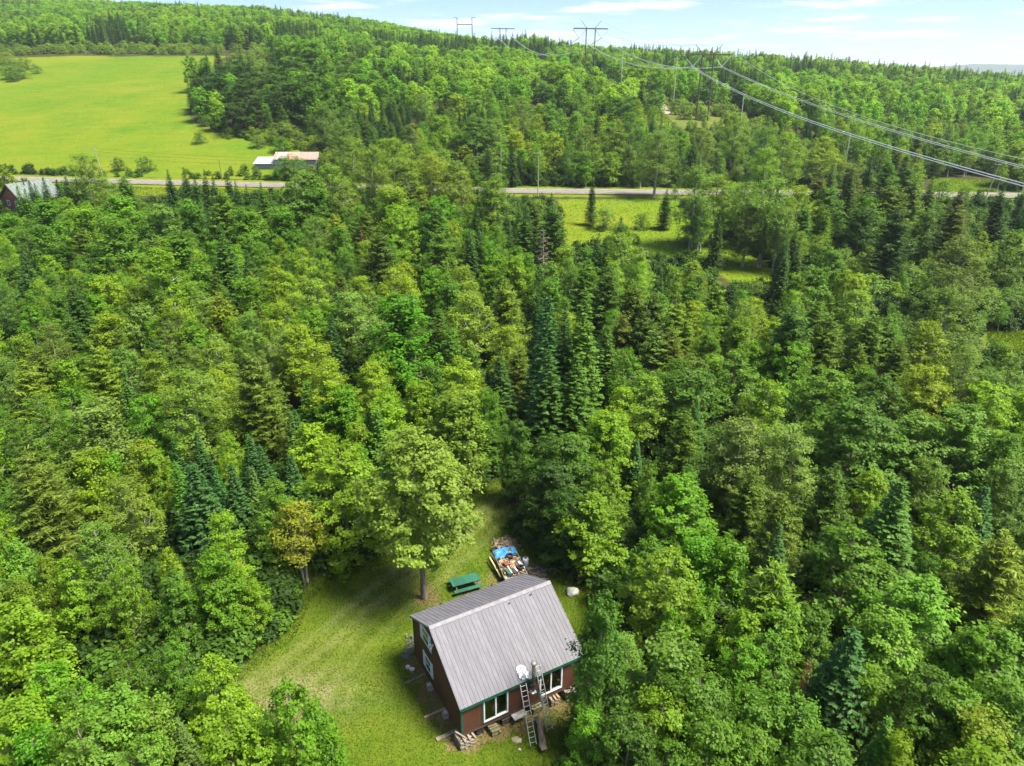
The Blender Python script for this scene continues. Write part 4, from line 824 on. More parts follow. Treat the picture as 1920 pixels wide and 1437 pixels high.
und.prism([(-OG + .03, D_ + OB - .03, EB - slope_b * (OB - .03) - .02), (-OG + .03, D_ + OB - .03, EB - slope_b * (OB - .03) + .028), (-OG + .03, RIDGE_B + .001, RIDGE_Z + .028), (-OG + .03, RIDGE_B + .001, RIDGE_Z - .02)], (L_ + 2 * OG - .06, 0, 0))
und.build('deck', mat('roof_deck', (.16, .12, .08), .9), roof)
rc_ = MB()
rc_.prism([(-OG - .02, RIDGE_B - .20, RIDGE_Z + .105 - slope_f * .20), (-OG - .02, RIDGE_B, RIDGE_Z + .125), (-OG - .02, RIDGE_B + .20, RIDGE_Z + .105 - slope_b * .20), (-OG - .02, RIDGE_B + .20, RIDGE_Z + .115 - slope_b * .20), (-OG - .02, RIDGE_B, RIDGE_Z + .14), (-OG - .02, RIDGE_B - .20, RIDGE_Z + .115 - slope_f * .20)], (L_ + 2 * OG + .04, 0, 0))
rc_.build('ridge_cap', TIN_TRIM, roof)
m_ = MB(); m_.box((L_ / 2, -OF + .012, EF - slope_f * OF - .075), (L_ + 2 * OG - .02, .04, .25)); m_.build('fascia', GREEN, roof)
m_ = MB(); m_.box((L_ / 2, D_ + OB - .035, EB - slope_b * OB - .05), (L_ + 2 * OG - .05, .035, .17)); m_.build('fascia', GREEN, roof)
for a0 in (-OG + .0, L_ + OG):
    m_ = MB(); s_ = -1 if a0 < 0 else 1
    m_.beam((a0 + s_ * .012, -OF, EF - slope_f * OF + .0), (a0 + s_ * .012, RIDGE_B, RIDGE_Z + .0), .024, .15); m_.beam((a0 + s_ * .014, RIDGE_B, RIDGE_Z + .0), (a0 + s_ * .014, D_ + OB, EB - slope_b * OB + .0), .024, .15)
    m_.build('rake_trim', TIN_TRIM, roof)
for a, b in ((2.3, D_ + .02), (6.6, D_ + .02), (5.9, RIDGE_B - .42), (7.7, RIDGE_B - .40)):
    m_ = MB(); z = EB + .12 if b > 5 else wall_top(b) + .15
    for q in range(4): a1 = q * 1.6; m_.tube([(a + math.cos(a1) * .08, b + math.sin(a1) * .05, z), (a - math.cos(a1) * .07, b - math.sin(a1) * .04, z + .05)], .025, 5)
    m_.build('debris', mat('dark_litter', (.03, .03, .028), .9), roof)
# crinkled foil flashing behind the stove pipe
V = []; F = []; nn = 14
for i in range(nn):
    for j in range(nn):
        a = 4.40 + .80 * i / (nn - 1); b = -.18 + 1.0 * j / (nn - 1); e = (i / (nn - 1) - .5) ** 2 + (j / (nn - 1) - .45) ** 2
        V.append((a + random.gauss(0, .012), b + random.gauss(0, .012), EF + slope_f * b + .115 + random.uniform(0, .05))); 
        if i and j and e < .19 + .10 * noise2(i * .45, j * .45, 2): F.append(((i - 1) * nn + j - 1, i * nn + j - 1, i * nn + j, (i - 1) * nn + j))
m_ = MB(); m_.add(V, F); m_.build('foil_flashing', mat('foil', (.42, .44, .48), .38, .5, .4, 6), roof)
sp_o = thing('stove_pipe', None, None, (5.22, -.47, 0)); sp_o.parent = cab; tag(sp_o, 'mossy grey stove pipe rising past the front eave'); PIPE = mat('pipe_metal', (.16, .17, .12), .5, .4, .35, 4)
m_ = MB(); m_.tube([(0, 0, 2.35), (0, 0, 4.62)], .115, 14); m_.build('pipe', PIPE, sp_o, True)
for z in (2.95, 3.75): m_ = MB(); m_.tube([(0, 0, z), (0, 0, z + .05)], .125, 14); m_.build('collar', PIPE, sp_o)
m_ = MB(); m_.lathe([(.0, .18), (.14, .14), (.215, .06), (.215, .0), (.14, .0), (.12, -.04), (.12, -.16)], (0, 0, 4.72), 18); m_.build('cap', mat('cap_metal', (.32, .32, .28), .5, .4, .25), sp_o, True)
m_ = MB(); m_.tube([(0, 0, 2.45), (0, .22, 2.42), (0, .47, 2.42)], .10, 10); m_.build('elbow', mat('black_pipe', (.03, .03, .03), .6), sp_o)
m_ = MB(); m_.box((0, -.02, 2.22), (.34, .34, .05)); m_.beam((-.14, -.1, 2.2), (-.14, .45, 1.85), .05, .05); m_.beam((.14, -.1, 2.2), (.14, .45, 1.85), .05, .05); m_.build('bracket', WHITE, sp_o)
m_ = MB(); m_.box((0, .44, 2.45), (.55, .03, .55)); m_.build('wall_plate', mat('plate', (.04, .04, .04), .6), sp_o)

# ------------------------------------------------------------------ things round the cabin
OLDWOOD = mat('old_timber', (.27, .23, .18), .9, var=.35, scale=3, bump=.4, stretch=(1, 1, 1)); OLDWOOD2 = mat('mossy_timber', (.20, .19, .10), .9, var=.35, scale=4, bump=.4); ALU = mat('aluminium', (.50, .51, .50), .5, .2, .2); RUBBER = mat('rubber', (.022, .022, .022), .8, var=.3)
def crib(a, b, la, lb, layers, n, label, wood, tw=.14, rot=0.):
    x, y = hw(a, b); o = thing('timber_crib', label, 'timber stack', (x, y, ter1(x, y)), HTH + rot, 'timber cribs holding up the cabin')
    z = 0; m1 = MB().box((0, 0, 0), (la, tw, tw * .86)).mesh('timber', wood); m2 = MB().box((0, 0, 0), (tw, lb, tw * .86)).mesh('timber', wood)
    for k in range(layers):
        for i in range(n):
            t = (i / (n - 1) - .5); q = link('timber', m1 if k % 2 else m2, o)
            q.location = ((random.gauss(0, .03), t * (lb - tw) + random.gauss(0, .02), z + tw * .46) if k % 2 else (t * (la - tw) + random.gauss(0, .02), random.gauss(0, .04), z + tw * .46)); q.rotation_euler = (0, 0, random.gauss(0, .05))
        z += tw * .88
    return o
crib(.25, .02, 1.15, 1.0, 5, 4, 'big stack of weathered grey timbers under the front-left cabin corner', OLDWOOD)
crib(2.28, -.12, .62, .85, 4, 4, 'mossy timber stack in front of the first glass door', OLDWOOD2)
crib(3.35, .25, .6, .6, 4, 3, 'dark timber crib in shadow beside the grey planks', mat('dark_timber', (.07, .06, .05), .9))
crib(5.75, .02, .75, .6, 4, 3, 'low timber crib beneath the stove pipe', OLDWOOD2)
crib(7.15, -.02, .65, .75, 5, 3, 'tan timber crib under the second glass door', mat('tan_timber', (.30, .23, .15), .9, var=.3))
crib(8.65, -.10, 1.25, .9, 5, 3, 'open timber crib under the front-right cabin corner', OLDWOOD)
crib(1.4, .35, .5, .5, 4, 3, 'small dark crib between corner stack and mossy stack', mat('black_timber', (.04, .038, .035), .9))
for (a, b, nm) in ((.25, 2.5, 'small block stack under the gable wall near the corner'), (.25, 5.25, 'pale concrete blocks under the middle of the gable wall')):
    x, y = hw(a - .35, b); o = thing('block_stack', nm, 'blocks', (x, y, ter1(x, y)), HTH, 'block stacks under the gable wall'); CON = mat('concrete', (.42, .38, .35), .95, var=.25)
    for k in range(3): m_ = MB(); m_.box((random.gauss(0, .02), (k % 2) * .12 - .05, .1 + k * .185), (.36, .20 + .16 * (k % 2 == 0), .18)); m_.build('block', CON, o)
def plank(p0, p1, w, h, label, m=OLDWOOD, z0=None, z1=None, name='plank', cat='plank', group=None):
    x0, y0 = p0; x1, y1 = p1; z0 = ter1(x0, y0) + h / 2 if z0 is None else z0; z1 = ter1(x1, y1) + h / 2 if z1 is None else z1
    c_ = ((x0 + x1) / 2, (y0 + y1) / 2, (z0 + z1) / 2); L = math.dist((x0, y0, z0), (x1, y1, z1))
    mb = MB(); R = Matrix.Identity(3)
    n = 5
    for i in range(n): pass
    mb.box((0, 0, 0), (L, w, h)); o = mb.build(name, m, None); o.location = c_; o.rotation_euler = (0, -math.atan2(z1 - z0, math.hypot(x1 - x0, y1 - y0)), math.atan2(y1 - y0, x1 - x0)); return tag(o, label, cat, group)
plank((-7.82, 38.88), (-6.3, 39.9), .16, .09, 'thin mossy board sticking out below the lower gable window', OLDWOOD2)
plank((-6.1, 35.86), (-4.4, 36.85), .15, .12, 'tan board sticking out from under the gable wall', mat('tan_board', (.36, .29, .19), .9, var=.25))
plank((-5.08, 34.08), (-3.5, 35.0), .26, .13, 'grey timber beam lying out from the corner stack')
a0 = hw(4.0, -.10); a1 = hw(4.75, -.10); plank(hw(3.75, -.22), hw(4.75, -.22), .55, .06, 'grey planks leaning flat under the wall beside the ladder', mat('silver_board', (.40, .39, .37), .9, var=.3), .30, .32)
plank(hw(.0, -.55), hw(-.35, .25), .12, .10, 'short stick standing on the corner timber stack', OLDWOOD, .92, .86)
plank(hw(8.0, -.62), hw(9.5, -.30), .16, .08, 'long board on top of the front-right timber crib', OLDWOOD, .72, .74)
# weathered split log between the ladders
x0, y0 = hw(5.38, -.85); x1, y1 = hw(4.40, -3.35); mb = MB(); pts = []; nseg = 9
for i in range(nseg):
    t = i / (nseg - 1); pts.append((x0 + (x1 - x0) * t + random.gauss(0, .03), y0 + (y1 - y0) * t, .16 + random.gauss(0, .015)))
mb.tube(pts, [.18, .25, .22, .20, .19, .22, .24, .27, .22], 10, True, 0, .55); lg = mb.build('log', mat('grey_log', (.25, .205, .155), .95, var=.45, scale=2.5, bump=.9, bscale=12, stretch=(3, .6, 3)), None, True); tag(lg, 'weathered split log lying on the grass between the two ladders', 'log')
# ladders
def ladder(name, foot, top, width, sections, label):
    """foot/top: (a, b, z) of the middle in cabin coordinates"""
    (fa, fb, fz), (ta, tb, tz) = foot, top; P0 = Vector((*hw(fa, fb), fz)); P1 = Vector((*hw(ta, tb), tz)); d = (P1 - P0); L = d.length; d.normalize(); side = Vector((HU[0], HU[1], 0)); side = (side - d * side.dot(d)).normalized(); nrm = side.cross(d)
    o = thing(name, label, 'ladder', P0, 0, 'ladders against the front eave')
    for si, (t0, t1, wdt, off) in enumerate(sections):
        A_, B_ = d * (L * t0) + nrm * off, d * (L * t1) + nrm * off
        for s_ in (-1, 1): m_ = MB(); m_.beam(A_ + side * s_ * wdt / 2, B_ + side * s_ * wdt / 2, .035, .085, nrm); m_.build('rail', ALU, o)
        n = int((t1 - t0) * L / .305); rm = MB().tube([-side * (wdt / 2 - .015), side * (wdt / 2 - .015)], .017, 8).mesh('rung', ALU)
        for k in range(n): q = link('rung', rm, o); q.location = A_ + (B_ - A_) * ((k + .6) / n)
    for s_ in (-1, 1): m_ = MB(); m_.box(side * s_ * width / 2 + Vector((0, 0, .02)), (.09, .12, .04)); m_.build('foot', RUBBER, o)
    return o
ladder('ladder', (4.01, -2.58, 0.0), (4.50, -.30, 3.12), .44, [(0, 1, .44, 0)], 'short aluminium ladder leaning on the eave left of the stove pipe')
ladder('extension_ladder', (5.58, -2.17, 0.0), (5.75, -.02, 4.05), .42, [(0, .60, .43, 0), (.36, 1, .37, .07)], 'taller extension ladder reaching over the eave right of the stove pipe')
def rock(x, y, r, label, col=(.36, .35, .33), fl=.55, name='boulder', group=None, seed=0):
    r_ = np.random.default_rng(seed); import bmesh
    bm = bmesh.new(); bmesh.ops.create_icosphere(bm, subdivisions=3, radius=1)
    for v in bm.verts:
        c_ = v.co; k = 1 + .28 * (noise2(c_.x * 1.4 + seed, c_.y * 1.4 + c_.z, seed) - .5) * 2 + .10 * (noise2(c_.x * 4 + 3, c_.z * 4 + c_.y * 3, seed) - .5); v.co = Vector((c_.x * k * r, c_.y * k * r * .8, max(c_.z, -.45) * k * r * fl))
    me = bpy.data.meshes.new(name); bm.to_mesh(me); bm.free(); me.materials.append(mat(name + '_stone', col, .95, var=.3, scale=5, bump=.6)); o = link(name, me); o.location = (x, y, ter1(x, y) + r * fl * .3); o.rotation_euler = (0, 0, seed * 1.3); return tag(o, label, 'rock', group)
rock(5.15, 48.7, .58, 'large pale boulder at the lawn edge behind the cabin', (.40, .40, .36), .6, seed=3); rock(*hw(3.3, -1.5), .36, 'flat tan stone in the grass left of the ladders', (.38, .33, .22), .3, 'stone', seed=5); rock(*hw(3.13, -2.25), .10, 'tiny pale stone in the grass in front of the cabin', (.6, .55, .45), .6, 'stone', seed=7)
def bucket(x, y, r, h, label, col, tilt=0., z=None, grp=None):
    o = thing('bucket', label, 'bucket', (x, y, ter1(x, y) if z is None else z), .3, grp); o.rotation_euler = (tilt, tilt * .4, .4); m_ = MB(); m_.lathe([(0, .01), (r * .86, .01), (r, h), (r * 1.06, h), (r * 1.06, h - .04), (r * .96, h - .04), (r * .84, .04), (0, .04)], n=18); m_.build('body', mat('bucket_plastic', col, .5, var=.12), o, True)
    m_ = MB(); m_.tube([(-r, 0, h - .05), (-r * .7, -r * .5, h + .08), (0, -r * .7, h + .12), (r * .7, -r * .5, h + .08), (r, 0, h - .05)], .01, 5); m_.build('handle', mat('wire', (.3, .3, .3), .4, .8), o); return o
bucket(-7.85, 40.25, .17, .36, 'left of two white buckets beside the gable wall', (.72, .72, .70), .2, grp='white buckets'); bucket(-7.45, 39.95, .18, .38, 'right of two white buckets beside the gable wall', (.75, .75, .73), 0, grp='white buckets')
# grey gravel heap along the back of the gable
V = []
gr = np.random.default_rng(4); mb = MB()
for k in range(260):
    t = gr.random(); x = -8.25 + .9 * t * .35 + gr.normal(0, .22) + .15; y = 41.2 + 2.6 * t + gr.normal(0, .15); s_ = gr.uniform(.04, .12); R_ = Matrix.Rotation(gr.uniform(0, 3), 3, 'Z') @ Matrix.Rotation(gr.uniform(0, 1), 3, 'X'); mb.box((x, y, ter1(x, y) + abs(gr.normal(0, .10)) + .03), (s_, s_ * .8, s_ * .6), R_)
tag(mb.build('gravel', mat('grey_gravel', (.20, .20, .18), .95, var=.35)), 'grey gravel and rubble heap along the back of the gable wall', 'gravel', kind='stuff')
# picnic table
px0, py0 = -4.05, 49.58; pt_o = thing('picnic_table', 'green painted wooden picnic table behind the cabin', 'picnic table', (px0, py0, ter1(px0, py0)), math.radians(23)); TG = mat('table_green', (.022, .115, .075), .65, var=.4, scale=4, stretch=(.4, 3, 3)); LG = mat('table_leg', (.10, .09, .07), .8, var=.3)
tb_ = MB().box((0, 0, 0), (2.55, .178, .045)).mesh('board', TG)
for k in range(5): q = link('tabletop_board', tb_, pt_o); q.location = (0, -.37 + .185 * k, .76); q.rotation_euler = (0, random.gauss(0, .002), 0)
for s_ in (-1, 1):
    for k in range(2): q = link('bench_board', tb_, pt_o); q.location = (0, s_ * (.72 + .185 * k * 1.0), .45)
for a in (-.95, .95):
    for s_ in (-1, 1): m_ = MB(); m_.beam((a, s_ * .72, 0), (a, s_ * .24, .735), .05, .10, (1, 0, 0)); m_.build('leg', LG, pt_o)
    m_ = MB(); m_.box((a + .055, 0, .385), (.05, 1.85, .09)); m_.build('brace', LG, pt_o); m_ = MB(); m_.box((a + .055, 0, .69), (.05, .85, .08)); m_.build('brace', LG, pt_o)
# trailer heaped with firewood
tx, ty = -.20, 51.85; ta_ = math.atan2(53.64 - 50.06, -.755 - .295) - math.pi / 2; tro = thing('utility_trailer', 'flat trailer heaped with firewood and junk behind the cabin', 'trailer', (tx, ty, ter1(tx, ty)), ta_); TW_, TL_ = 2.05, 4.0; GALV = mat('trailer_wood', (.26, .21, .15), .9, var=.3); GREY = mat('trailer_grey', (.40, .41, .44), .6, .2, .2)
m_ = MB(); m_.box((0, 0, .50), (TW_, TL_, .08)); m_.build('bed', GALV, tro)
for s_, mm_ in ((-1, GALV), (1, GREY)):
    for k in range(2): m_ = MB(); m_.box((s_ * (TW_ / 2 + .012), 0, .64 + .17 * k), (.04, TL_, .15)); m_.build('side_board', mm_, tro)
m_ = MB(); m_.box((0, -TL_ / 2 - .012, .70), (TW_, .04, .32)); m_.build('tail_board', GREY, tro)
def tyre_mesh(r=.33, w=.2):
    mb = MB(); prof = [(r * .60, -w * .42), (r * .80, -w / 2), (r * .96, -w * .42), (r, -w * .2), (r, w * .2), (r * .96, w * .42), (r * .80, w / 2), (r * .60, w * .42), (r * .56, 0), (r * .60, -w * .42)]; mb.lathe(prof, n=22); return mb.mesh('tyre', RUBBER, True)
TY = tyre_mesh()
for s_ in (-1, 1):
    wh = thing('wheel', None, None, (s_ * (TW_ / 2 + .16), 0, .32)); wh.parent = tro; wh.rotation_euler = (0, math.pi / 2, 0); link('tyre', TY, wh); m_ = MB(); m_.lathe([(0, -.03), (.12, -.03), (.17, .02), (.19, .06)], n=16); m_.build('rim', GREY, wh)
m_ = MB(); m_.beam((-.6, TL_ / 2, .45), (0, TL_ / 2 + 1.1, .45), .07, .07); m_.beam((.6, TL_ / 2, .45), (0, TL_ / 2 + 1.1, .45), .07, .07); m_.build('drawbar', GREY, tro)
TM = Matrix.Translation((tx, ty, ter1(tx, ty))) @ Matrix.Rotation(ta_, 4, 'Z')
def logs_mesh(n, fx0, hfun, seed, cols, length=(.28, .45)):
    r_ = np.random.default_rng(seed); mb = MB()
    for k in range(n):
        x, y = fx0(r_); a = r_.uniform(0, 6.28); L = r_.uniform(*length) / 2; tl = r_.normal(0, .25); d = Vector((math.cos(a) * math.cos(tl), math.sin(a) * math.cos(tl), math.sin(tl))); c_ = Vector((x, y, hfun(x, y, r_))); q = r_.uniform(.045, .085); n_s = 3 if r_.random() < .6 else 6
        mb.tube([c_ - d * L, c_ + d * L], q * (1.2 if n_s == 3 else .85), n_s, True, int(r_.integers(0, len(cols))))
    return mb
FW = [mat('fw_%d' % i, c_, .9, var=.25) for i, c_ in enumerate([(.36, .27, .18), (.26, .18, .12), (.42, .34, .25), (.14, .10, .08), (.30, .21, .13)])]
o = logs_mesh(430, lambda r_: (r_.uniform(-.92, .92), r_.uniform(-1.9, 1.9)), lambda x, y, r_: .60 + r_.uniform(.0, .42) * (1 - .5 * (x / 1.0) ** 2), 1, FW).build('firewood', FW); o.matrix_world = TM; tag(o, 'split firewood heaped loosely on the trailer', 'firewood', kind='stuff')
hx_, hy_ = -.55, 55.35
o = logs_mesh(330, lambda r_: (hx_ + r_.normal(0, .50), hy_ + r_.normal(0, .55)), lambda x, y, r_: ter1(x, y) + .05 + max(0, .85 - .75 * math.hypot(x - hx_, y - hy_)) * r_.uniform(.3, 1), 2, [FW[0], FW[2], FW[4], FW[1]]).build('firewood', [FW[0], FW[2], FW[4], FW[1]]); tag(o, 'round heap of split firewood in front of the trailer', 'firewood', kind='stuff')
# blue tarp, wrinkled, over the front end of the load
V = []; F = []; nu, nv = 26, 16
for i in range(nu):
    for j in range(nv):
        u = -1.12 + 2.24 * i / (nu - 1); v = .85 + 1.35 * j / (nv - 1) + .18 * math.sin(u * 3); edge_ = max(0, abs(u) - 1.0) * 3.2 + max(0, v - 2.02) * 1.6
        z = 1.06 - .10 * u * u + .10 * (noise2(u * 3.1, v * 3.7, 3) - .5) * 2 + .05 * (noise2(u * 9, v * 9, 5) - .5) * 2 - edge_ * .8; V.append((u, v, z))
        if i and j and not (.25 < u < .62 and v > 1.35 and v < 1.9): F.append(((i - 1) * nv + j - 1, i * nv + j - 1, i * nv + j, (i - 1) * nv + j))
m_ = MB(); m_.add(V, F); o = m_.build('tarp', mat('blue_tarp', (.03, .15, .45), .5, var=.4, scale=3, col2=(.05, .26, .42)), None, True); o.matrix_world = TM; tag(o, 'crumpled bright blue tarp over the front of the firewood trailer', 'tarp')
def tyre(lx, ly, lz, label, rx=.05, world=False, s=1.):
    o = link('tyre', TY); M_ = Matrix.Translation((lx, ly, lz)) @ Matrix.Rotation(rx, 4, 'X') @ Matrix.Diagonal((s, s, 1, 1)); o.matrix_world = M_ if world else TM @ M_; return tag(o, label, 'tyre', 'loose tyres by the trailer')
tyre(.18, .62, 1.12, 'loose tyre on the firewood next to the blue tarp', .1); tyre(.62, -1.15, 1.12, 'loose tyre at the rear corner of the trailer load', -.1); tyre(-1.62, 54.6, ter1(-1.62, 54.6) + .12, 'old tyre lying in the grass by the firewood heap', .06, True, 1.15)
def junk(name, c_, d, rz, label, col, cat): 
    mb = MB(); mb.box((0, 0, 0), d); mb.box((0, 0, d[2] / 2 + .012), (d[0] + .03, d[1] + .03, .022)); o = mb.build(name, mat(name, col, .6, var=.25)); o.matrix_world = TM @ Matrix.Translation(c_) @ Matrix.Rotation(rz, 4, 'Z'); return tag(o, label, cat)
junk('crate', (-.42, -.35, 1.06), (.42, .50, .18), .3, 'flat rust-red box on the firewood load', (.20, .07, .045), 'box'); junk('crate', (-.55, -1.45, 1.0), (.30, .75, .22), .2, 'dark green box at the rear of the trailer', (.03, .11, .08), 'box'); junk('crate', (.05, -1.55, 1.0), (.36, .42, .22), .1, 'dark blue-grey bin at the rear of the trailer', (.05, .06, .09), 'bin')
def tplank(p0, p1, w, h, label, col):
    a_, b_ = TM @ Vector(p0), TM @ Vector(p1); return plank((a_.x, a_.y), (b_.x, b_.y), w, h, label, mat('junk_board', col, .8, var=.2), a_.z, b_.z)
tplank((-.30, -1.75, 1.13), (-.42, -.75, 1.12), .10, .04, 'pale narrow board lying over the green box', (.62, .58, .45)); tplank((.22, -1.7, 1.16), (.10, -1.1, 1.14), .09, .03, 'short white board at the rear of the load', (.75, .75, .75)); tplank((.75, -.2, 1.0), (.95, -1.2, .98), .22, .03, 'white plastic strip along the right trailer side', (.72, .70, .78))
plank((-2.05, 52.95), (-.95, 50.3), .14, .14, 'long yellowish pole leaning along the left side of the trailer', mat('peeled_pole', (.38, .33, .15), .85, var=.25), .45, .30); plank((-1.75, 53.1), (-.65, 50.2), .16, .06, 'brown board propped against the left trailer side', OLDWOOD2, .55, .45)
o = thing('barrel', 'white plastic drum standing right of the trailer', 'barrel', (1.22, 52.45, ter1(1.22, 52.45)), 0); m_ = MB(); m_.lathe([(0, 0), (.24, 0), (.27, .05), (.28, .4), (.28, .75), (.24, .86), (.12, .88)], n=20); m_.build('body', mat('drum_white', (.70, .70, .76), .5, var=.12), o, True); m_ = MB(); m_.lathe([(.12, .87), (.12, .93), (0, .93)], n=14); m_.build('lid', mat('drum_lid', (.05, .05, .08), .6), o); m_ = MB(); m_.tube([(.14, 0, .88), (.2, 0, .98), (.26, 0, .86)], .02, 6); m_.build('handle', mat('drum_white2', (.7, .7, .74), .5), o)
r_ = np.random.default_rng(9); mb = MB()
for k in range(150):
    x, y = 2.35 + r_.normal(0, .75), 51.3 + r_.normal(0, .5); a = r_.uniform(0, 6.28); L = r_.uniform(.3, 1.1); d = Vector((math.cos(a), math.sin(a), r_.normal(0, .18))); c_ = Vector((x, y, ter1(x, y) + r_.uniform(.05, .5))); mb.tube([c_ - d * L / 2, c_ + Vector((0, 0, r_.normal(0, .05))), c_ + d * L / 2], [.028, .022, .012], 5, True, int(r_.integers(0, 2)))
tag(mb.build('brush', [mat('brush_dark', (.10, .08, .065), .95), mat('brush_pale', (.33, .29, .22), .95)]), 'tangle of dead branches piled under the trees right of the trailer', 'brush', kind='stuff')

# yard maple and the multi-stemmed yellowing tree by the lawn
sp_ym = deciduous(901, H=16.2, R=4.8, base=.25, shape='oval', nl=26, clumps=30, per=40, leaf=.15, rc=.50, spiky=.45, lobe=.36, flat=.6)
(V, F, lv), tb = sp_ym; yb = MB(); r0 = tb
o = thing('maple_tree', 'large pale green yard maple standing alone on the lawn behind the cabin', 'tree', (MAPLE[0], MAPLE[1], ter1(*MAPLE) - .05), 0.6, 'maple trees of the woods')
link('trunk', tb.mesh('yard_trunk', BARK, True), o); c_ = link('crown', npmesh('yard_crown', V, F, [LEAF], lv), o); c_.color = (.185, .275, .035, 1)
(V, F, lv), tb = deciduous(905, H=8.2, R=2.4, base=.36, shape='oval', nl=13, clumps=16, per=18, leaf=.12, rc=.48, spiky=.4, lobe=.40, stems=5)
yx, yy = at(574, 1100); o = thing('cherry_tree', 'small yellowing multi-stemmed tree at the left edge of the lawn', 'tree', (yx, yy, ter1(yx, yy) - .05), 0.3); link('trunk', tb.mesh('stems', BARK_A, True), o); c_ = link('crown', npmesh('yellow_crown', V, F, [LEAF], lv), o); c_.color = (.21, .24, .016, 1)

# ------------------------------------------------------------------ buildings by the road
LOGM = siding_mat('log_wall', (.20, .070, .028), (.28, .11, .045)); GROOF = mat('green_roof', (.15, .185, .17), .65, 0., .2, 1.5, spec=.2)
P_a, P_b = np.array([-127.0, 184.0]), np.array([-122.4, 192.4]); ud = (P_b - P_a) / np.linalg.norm(P_b - P_a); vd = np.array([ud[1], -ud[0]]); zg = ter1(*P_a) - .4; LH = float(np.linalg.norm(P_b - P_a))
lh = thing('log_house', 'brown log house with pale green metal roof near the road', 'house', (P_a[0], P_a[1], zg), math.atan2(ud[1], ud[0]))
hw2, ev, rg = 4.5, 4.9, 8.3       # local x along the ridge, y left of it
logm = mat('log_brown', (.22, .085, .035), .7, var=.35, scale=2, stretch=(.3, .3, 4)); nlg = 16
for k in range(nlg):
    z = .25 + k * ev / nlg; 
    for s_ in (-1, 1): m_ = MB(); m_.tube([(-.2, s_ * hw2, z), (LH + .2, s_ * hw2, z)], .16, 8); m_.build('wall_log', logm, lh)
    for x_ in (0, LH): m_ = MB(); m_.tube([(x_, -hw2 - .2, z + .08), (x_, hw2 + .2, z + .08)], .16, 8); m_.build('wall_log', logm, lh)
for x_ in (0, LH): m_ = MB(); m_.prism([(x_ - .06, -hw2, ev), (x_ - .06, hw2, ev), (x_ - .06, 0, rg - .05)], (.12, 0, 0)); m_.build('gable_wall', mat('gable_board', (.30, .105, .035), .7, var=.3, scale=1.5), lh)
for s_ in (-1, 1):
    m_ = MB(); m_.prism([(-.7, 0, rg), (-.7, s_ * (hw2 + .6), ev - .45), (-.7, s_ * (hw2 + .6), ev - .33), (-.7, 0, rg + .13)], (LH + 1.4, 0, 0)); rs_ = m_.build('roof', GROOF, lh)
    for q in range(14): e_ = MB(); x_ = -.6 + q * (LH + 1.2) / 13; e_.beam((x_, s_ * .05, rg + .15), (x_, s_ * (hw2 + .58), ev - .30), .05, .06); e_.build('seam', GROOF, rs_)
    m_ = MB(); m_.beam((-.74, 0, rg + .02), (-.74, s_ * (hw2 + .62), ev - .44), .05, .24); m_.build('fascia', mat('house_fascia', (.10, .06, .04), .7), lh)
for (y_, z_) in ((1.6, 3.1), (-1.9, 3.1), (.2, .95), (-2.4, .95)):
    w = thing('window', None, None, (-.16, y_, z_)); w.parent = lh; m_ = MB()
    for s_ in (-1, 1): m_.box((-.03, s_ * .5, .55), (.08, .13, 1.35)); m_.box((-.03, 0, .55 + s_ * .62), (.08, .87, .12))
    m_.build('frame', WHITE, w); m_ = MB(); m_.box((-.01, 0, .55), (.04, .88, 1.12)); m_.build('pane', PANE, w)
m_ = MB(); m_.tube([(LH * .35, -.9, rg - .6), (LH * .35, -.9, rg + 1.1)], .13, 8); m_.build('chimney', mat('flue', (.08, .07, .07), .6), lh)
bz = ter1(*BARN); brn = thing('barn', 'low grey barn with rusty pink metal roof beside the road field', 'barn', (BARN[0], BARN[1], bz), -.02); RUST = mat('rusty_roof', (.36, .15, .115), .7, 0., .3, 1.2, spec=.2, stretch=(1.5, .2, 1), col2=(.38, .27, .25)); GWALL = mat('grey_board', (.33, .36, .40), .85, var=.2, scale=1.5, stretch=(4, 4, .3)); WROOF = mat('white_roof', (.42, .43, .48), .6, 0., .15, .8, spec=.2)
bl, br = -3.6, 11.0; m_ = MB(); m_.box(((bl + br) / 2, 3.2, 1.6), (br - bl - .6, 6.2, 3.6)); m_.prism([(bl + .3, .1, 3.4), (bl + .3, 6.3, 3.4), (bl + .3, 3.2, 5.0)], (br - bl - .6, 0, 0)); m_.build('wall', GWALL, brn)
for s_, (y0_, z0_) in (('f', (-.6, 3.15)), ('b', (7.0, 3.15))):
    m_ = MB(); nsh = 14
    for q in range(nsh):
        xa = bl + q * (br - bl) / nsh; m_ = MB(); w_ = (br - bl) / nsh - .012
        m_.prism([(xa, y0_, z0_), (xa, 3.2, 5.15), (xa, 3.2, 5.22), (xa, y0_, z0_ + .07)], (w_, 0, 0)); m_.prism([(xa, y0_, z0_ + .071), (xa, 3.2, 5.222), (xa, 3.2, 5.27), (xa, y0_, z0_ + .12)], (.07, 0, 0)); m_.build('roof_sheet', RUST if not (1 <= q <= 3 and s_ == 'f') else mat('patched_sheet', (.42, .36, .34), .7, 0., .3, spec=.2), brn)
m_ = MB(); m_.box((br - .28, 1.4, 1.5), (.06, 2.2, 2.8)); m_.build('door', mat('barn_door_dark', (.05, .05, .055), .9), brn)  # near-black door panel at the right end of the barn
m_ = MB(); m_.box((bl - 3.3, 2.6, 1.0), (6.6, 4.6, 2.3)); m_.build('annex_wall', mat('annex_board', (.30, .31, .34), .9, var=.2), brn)
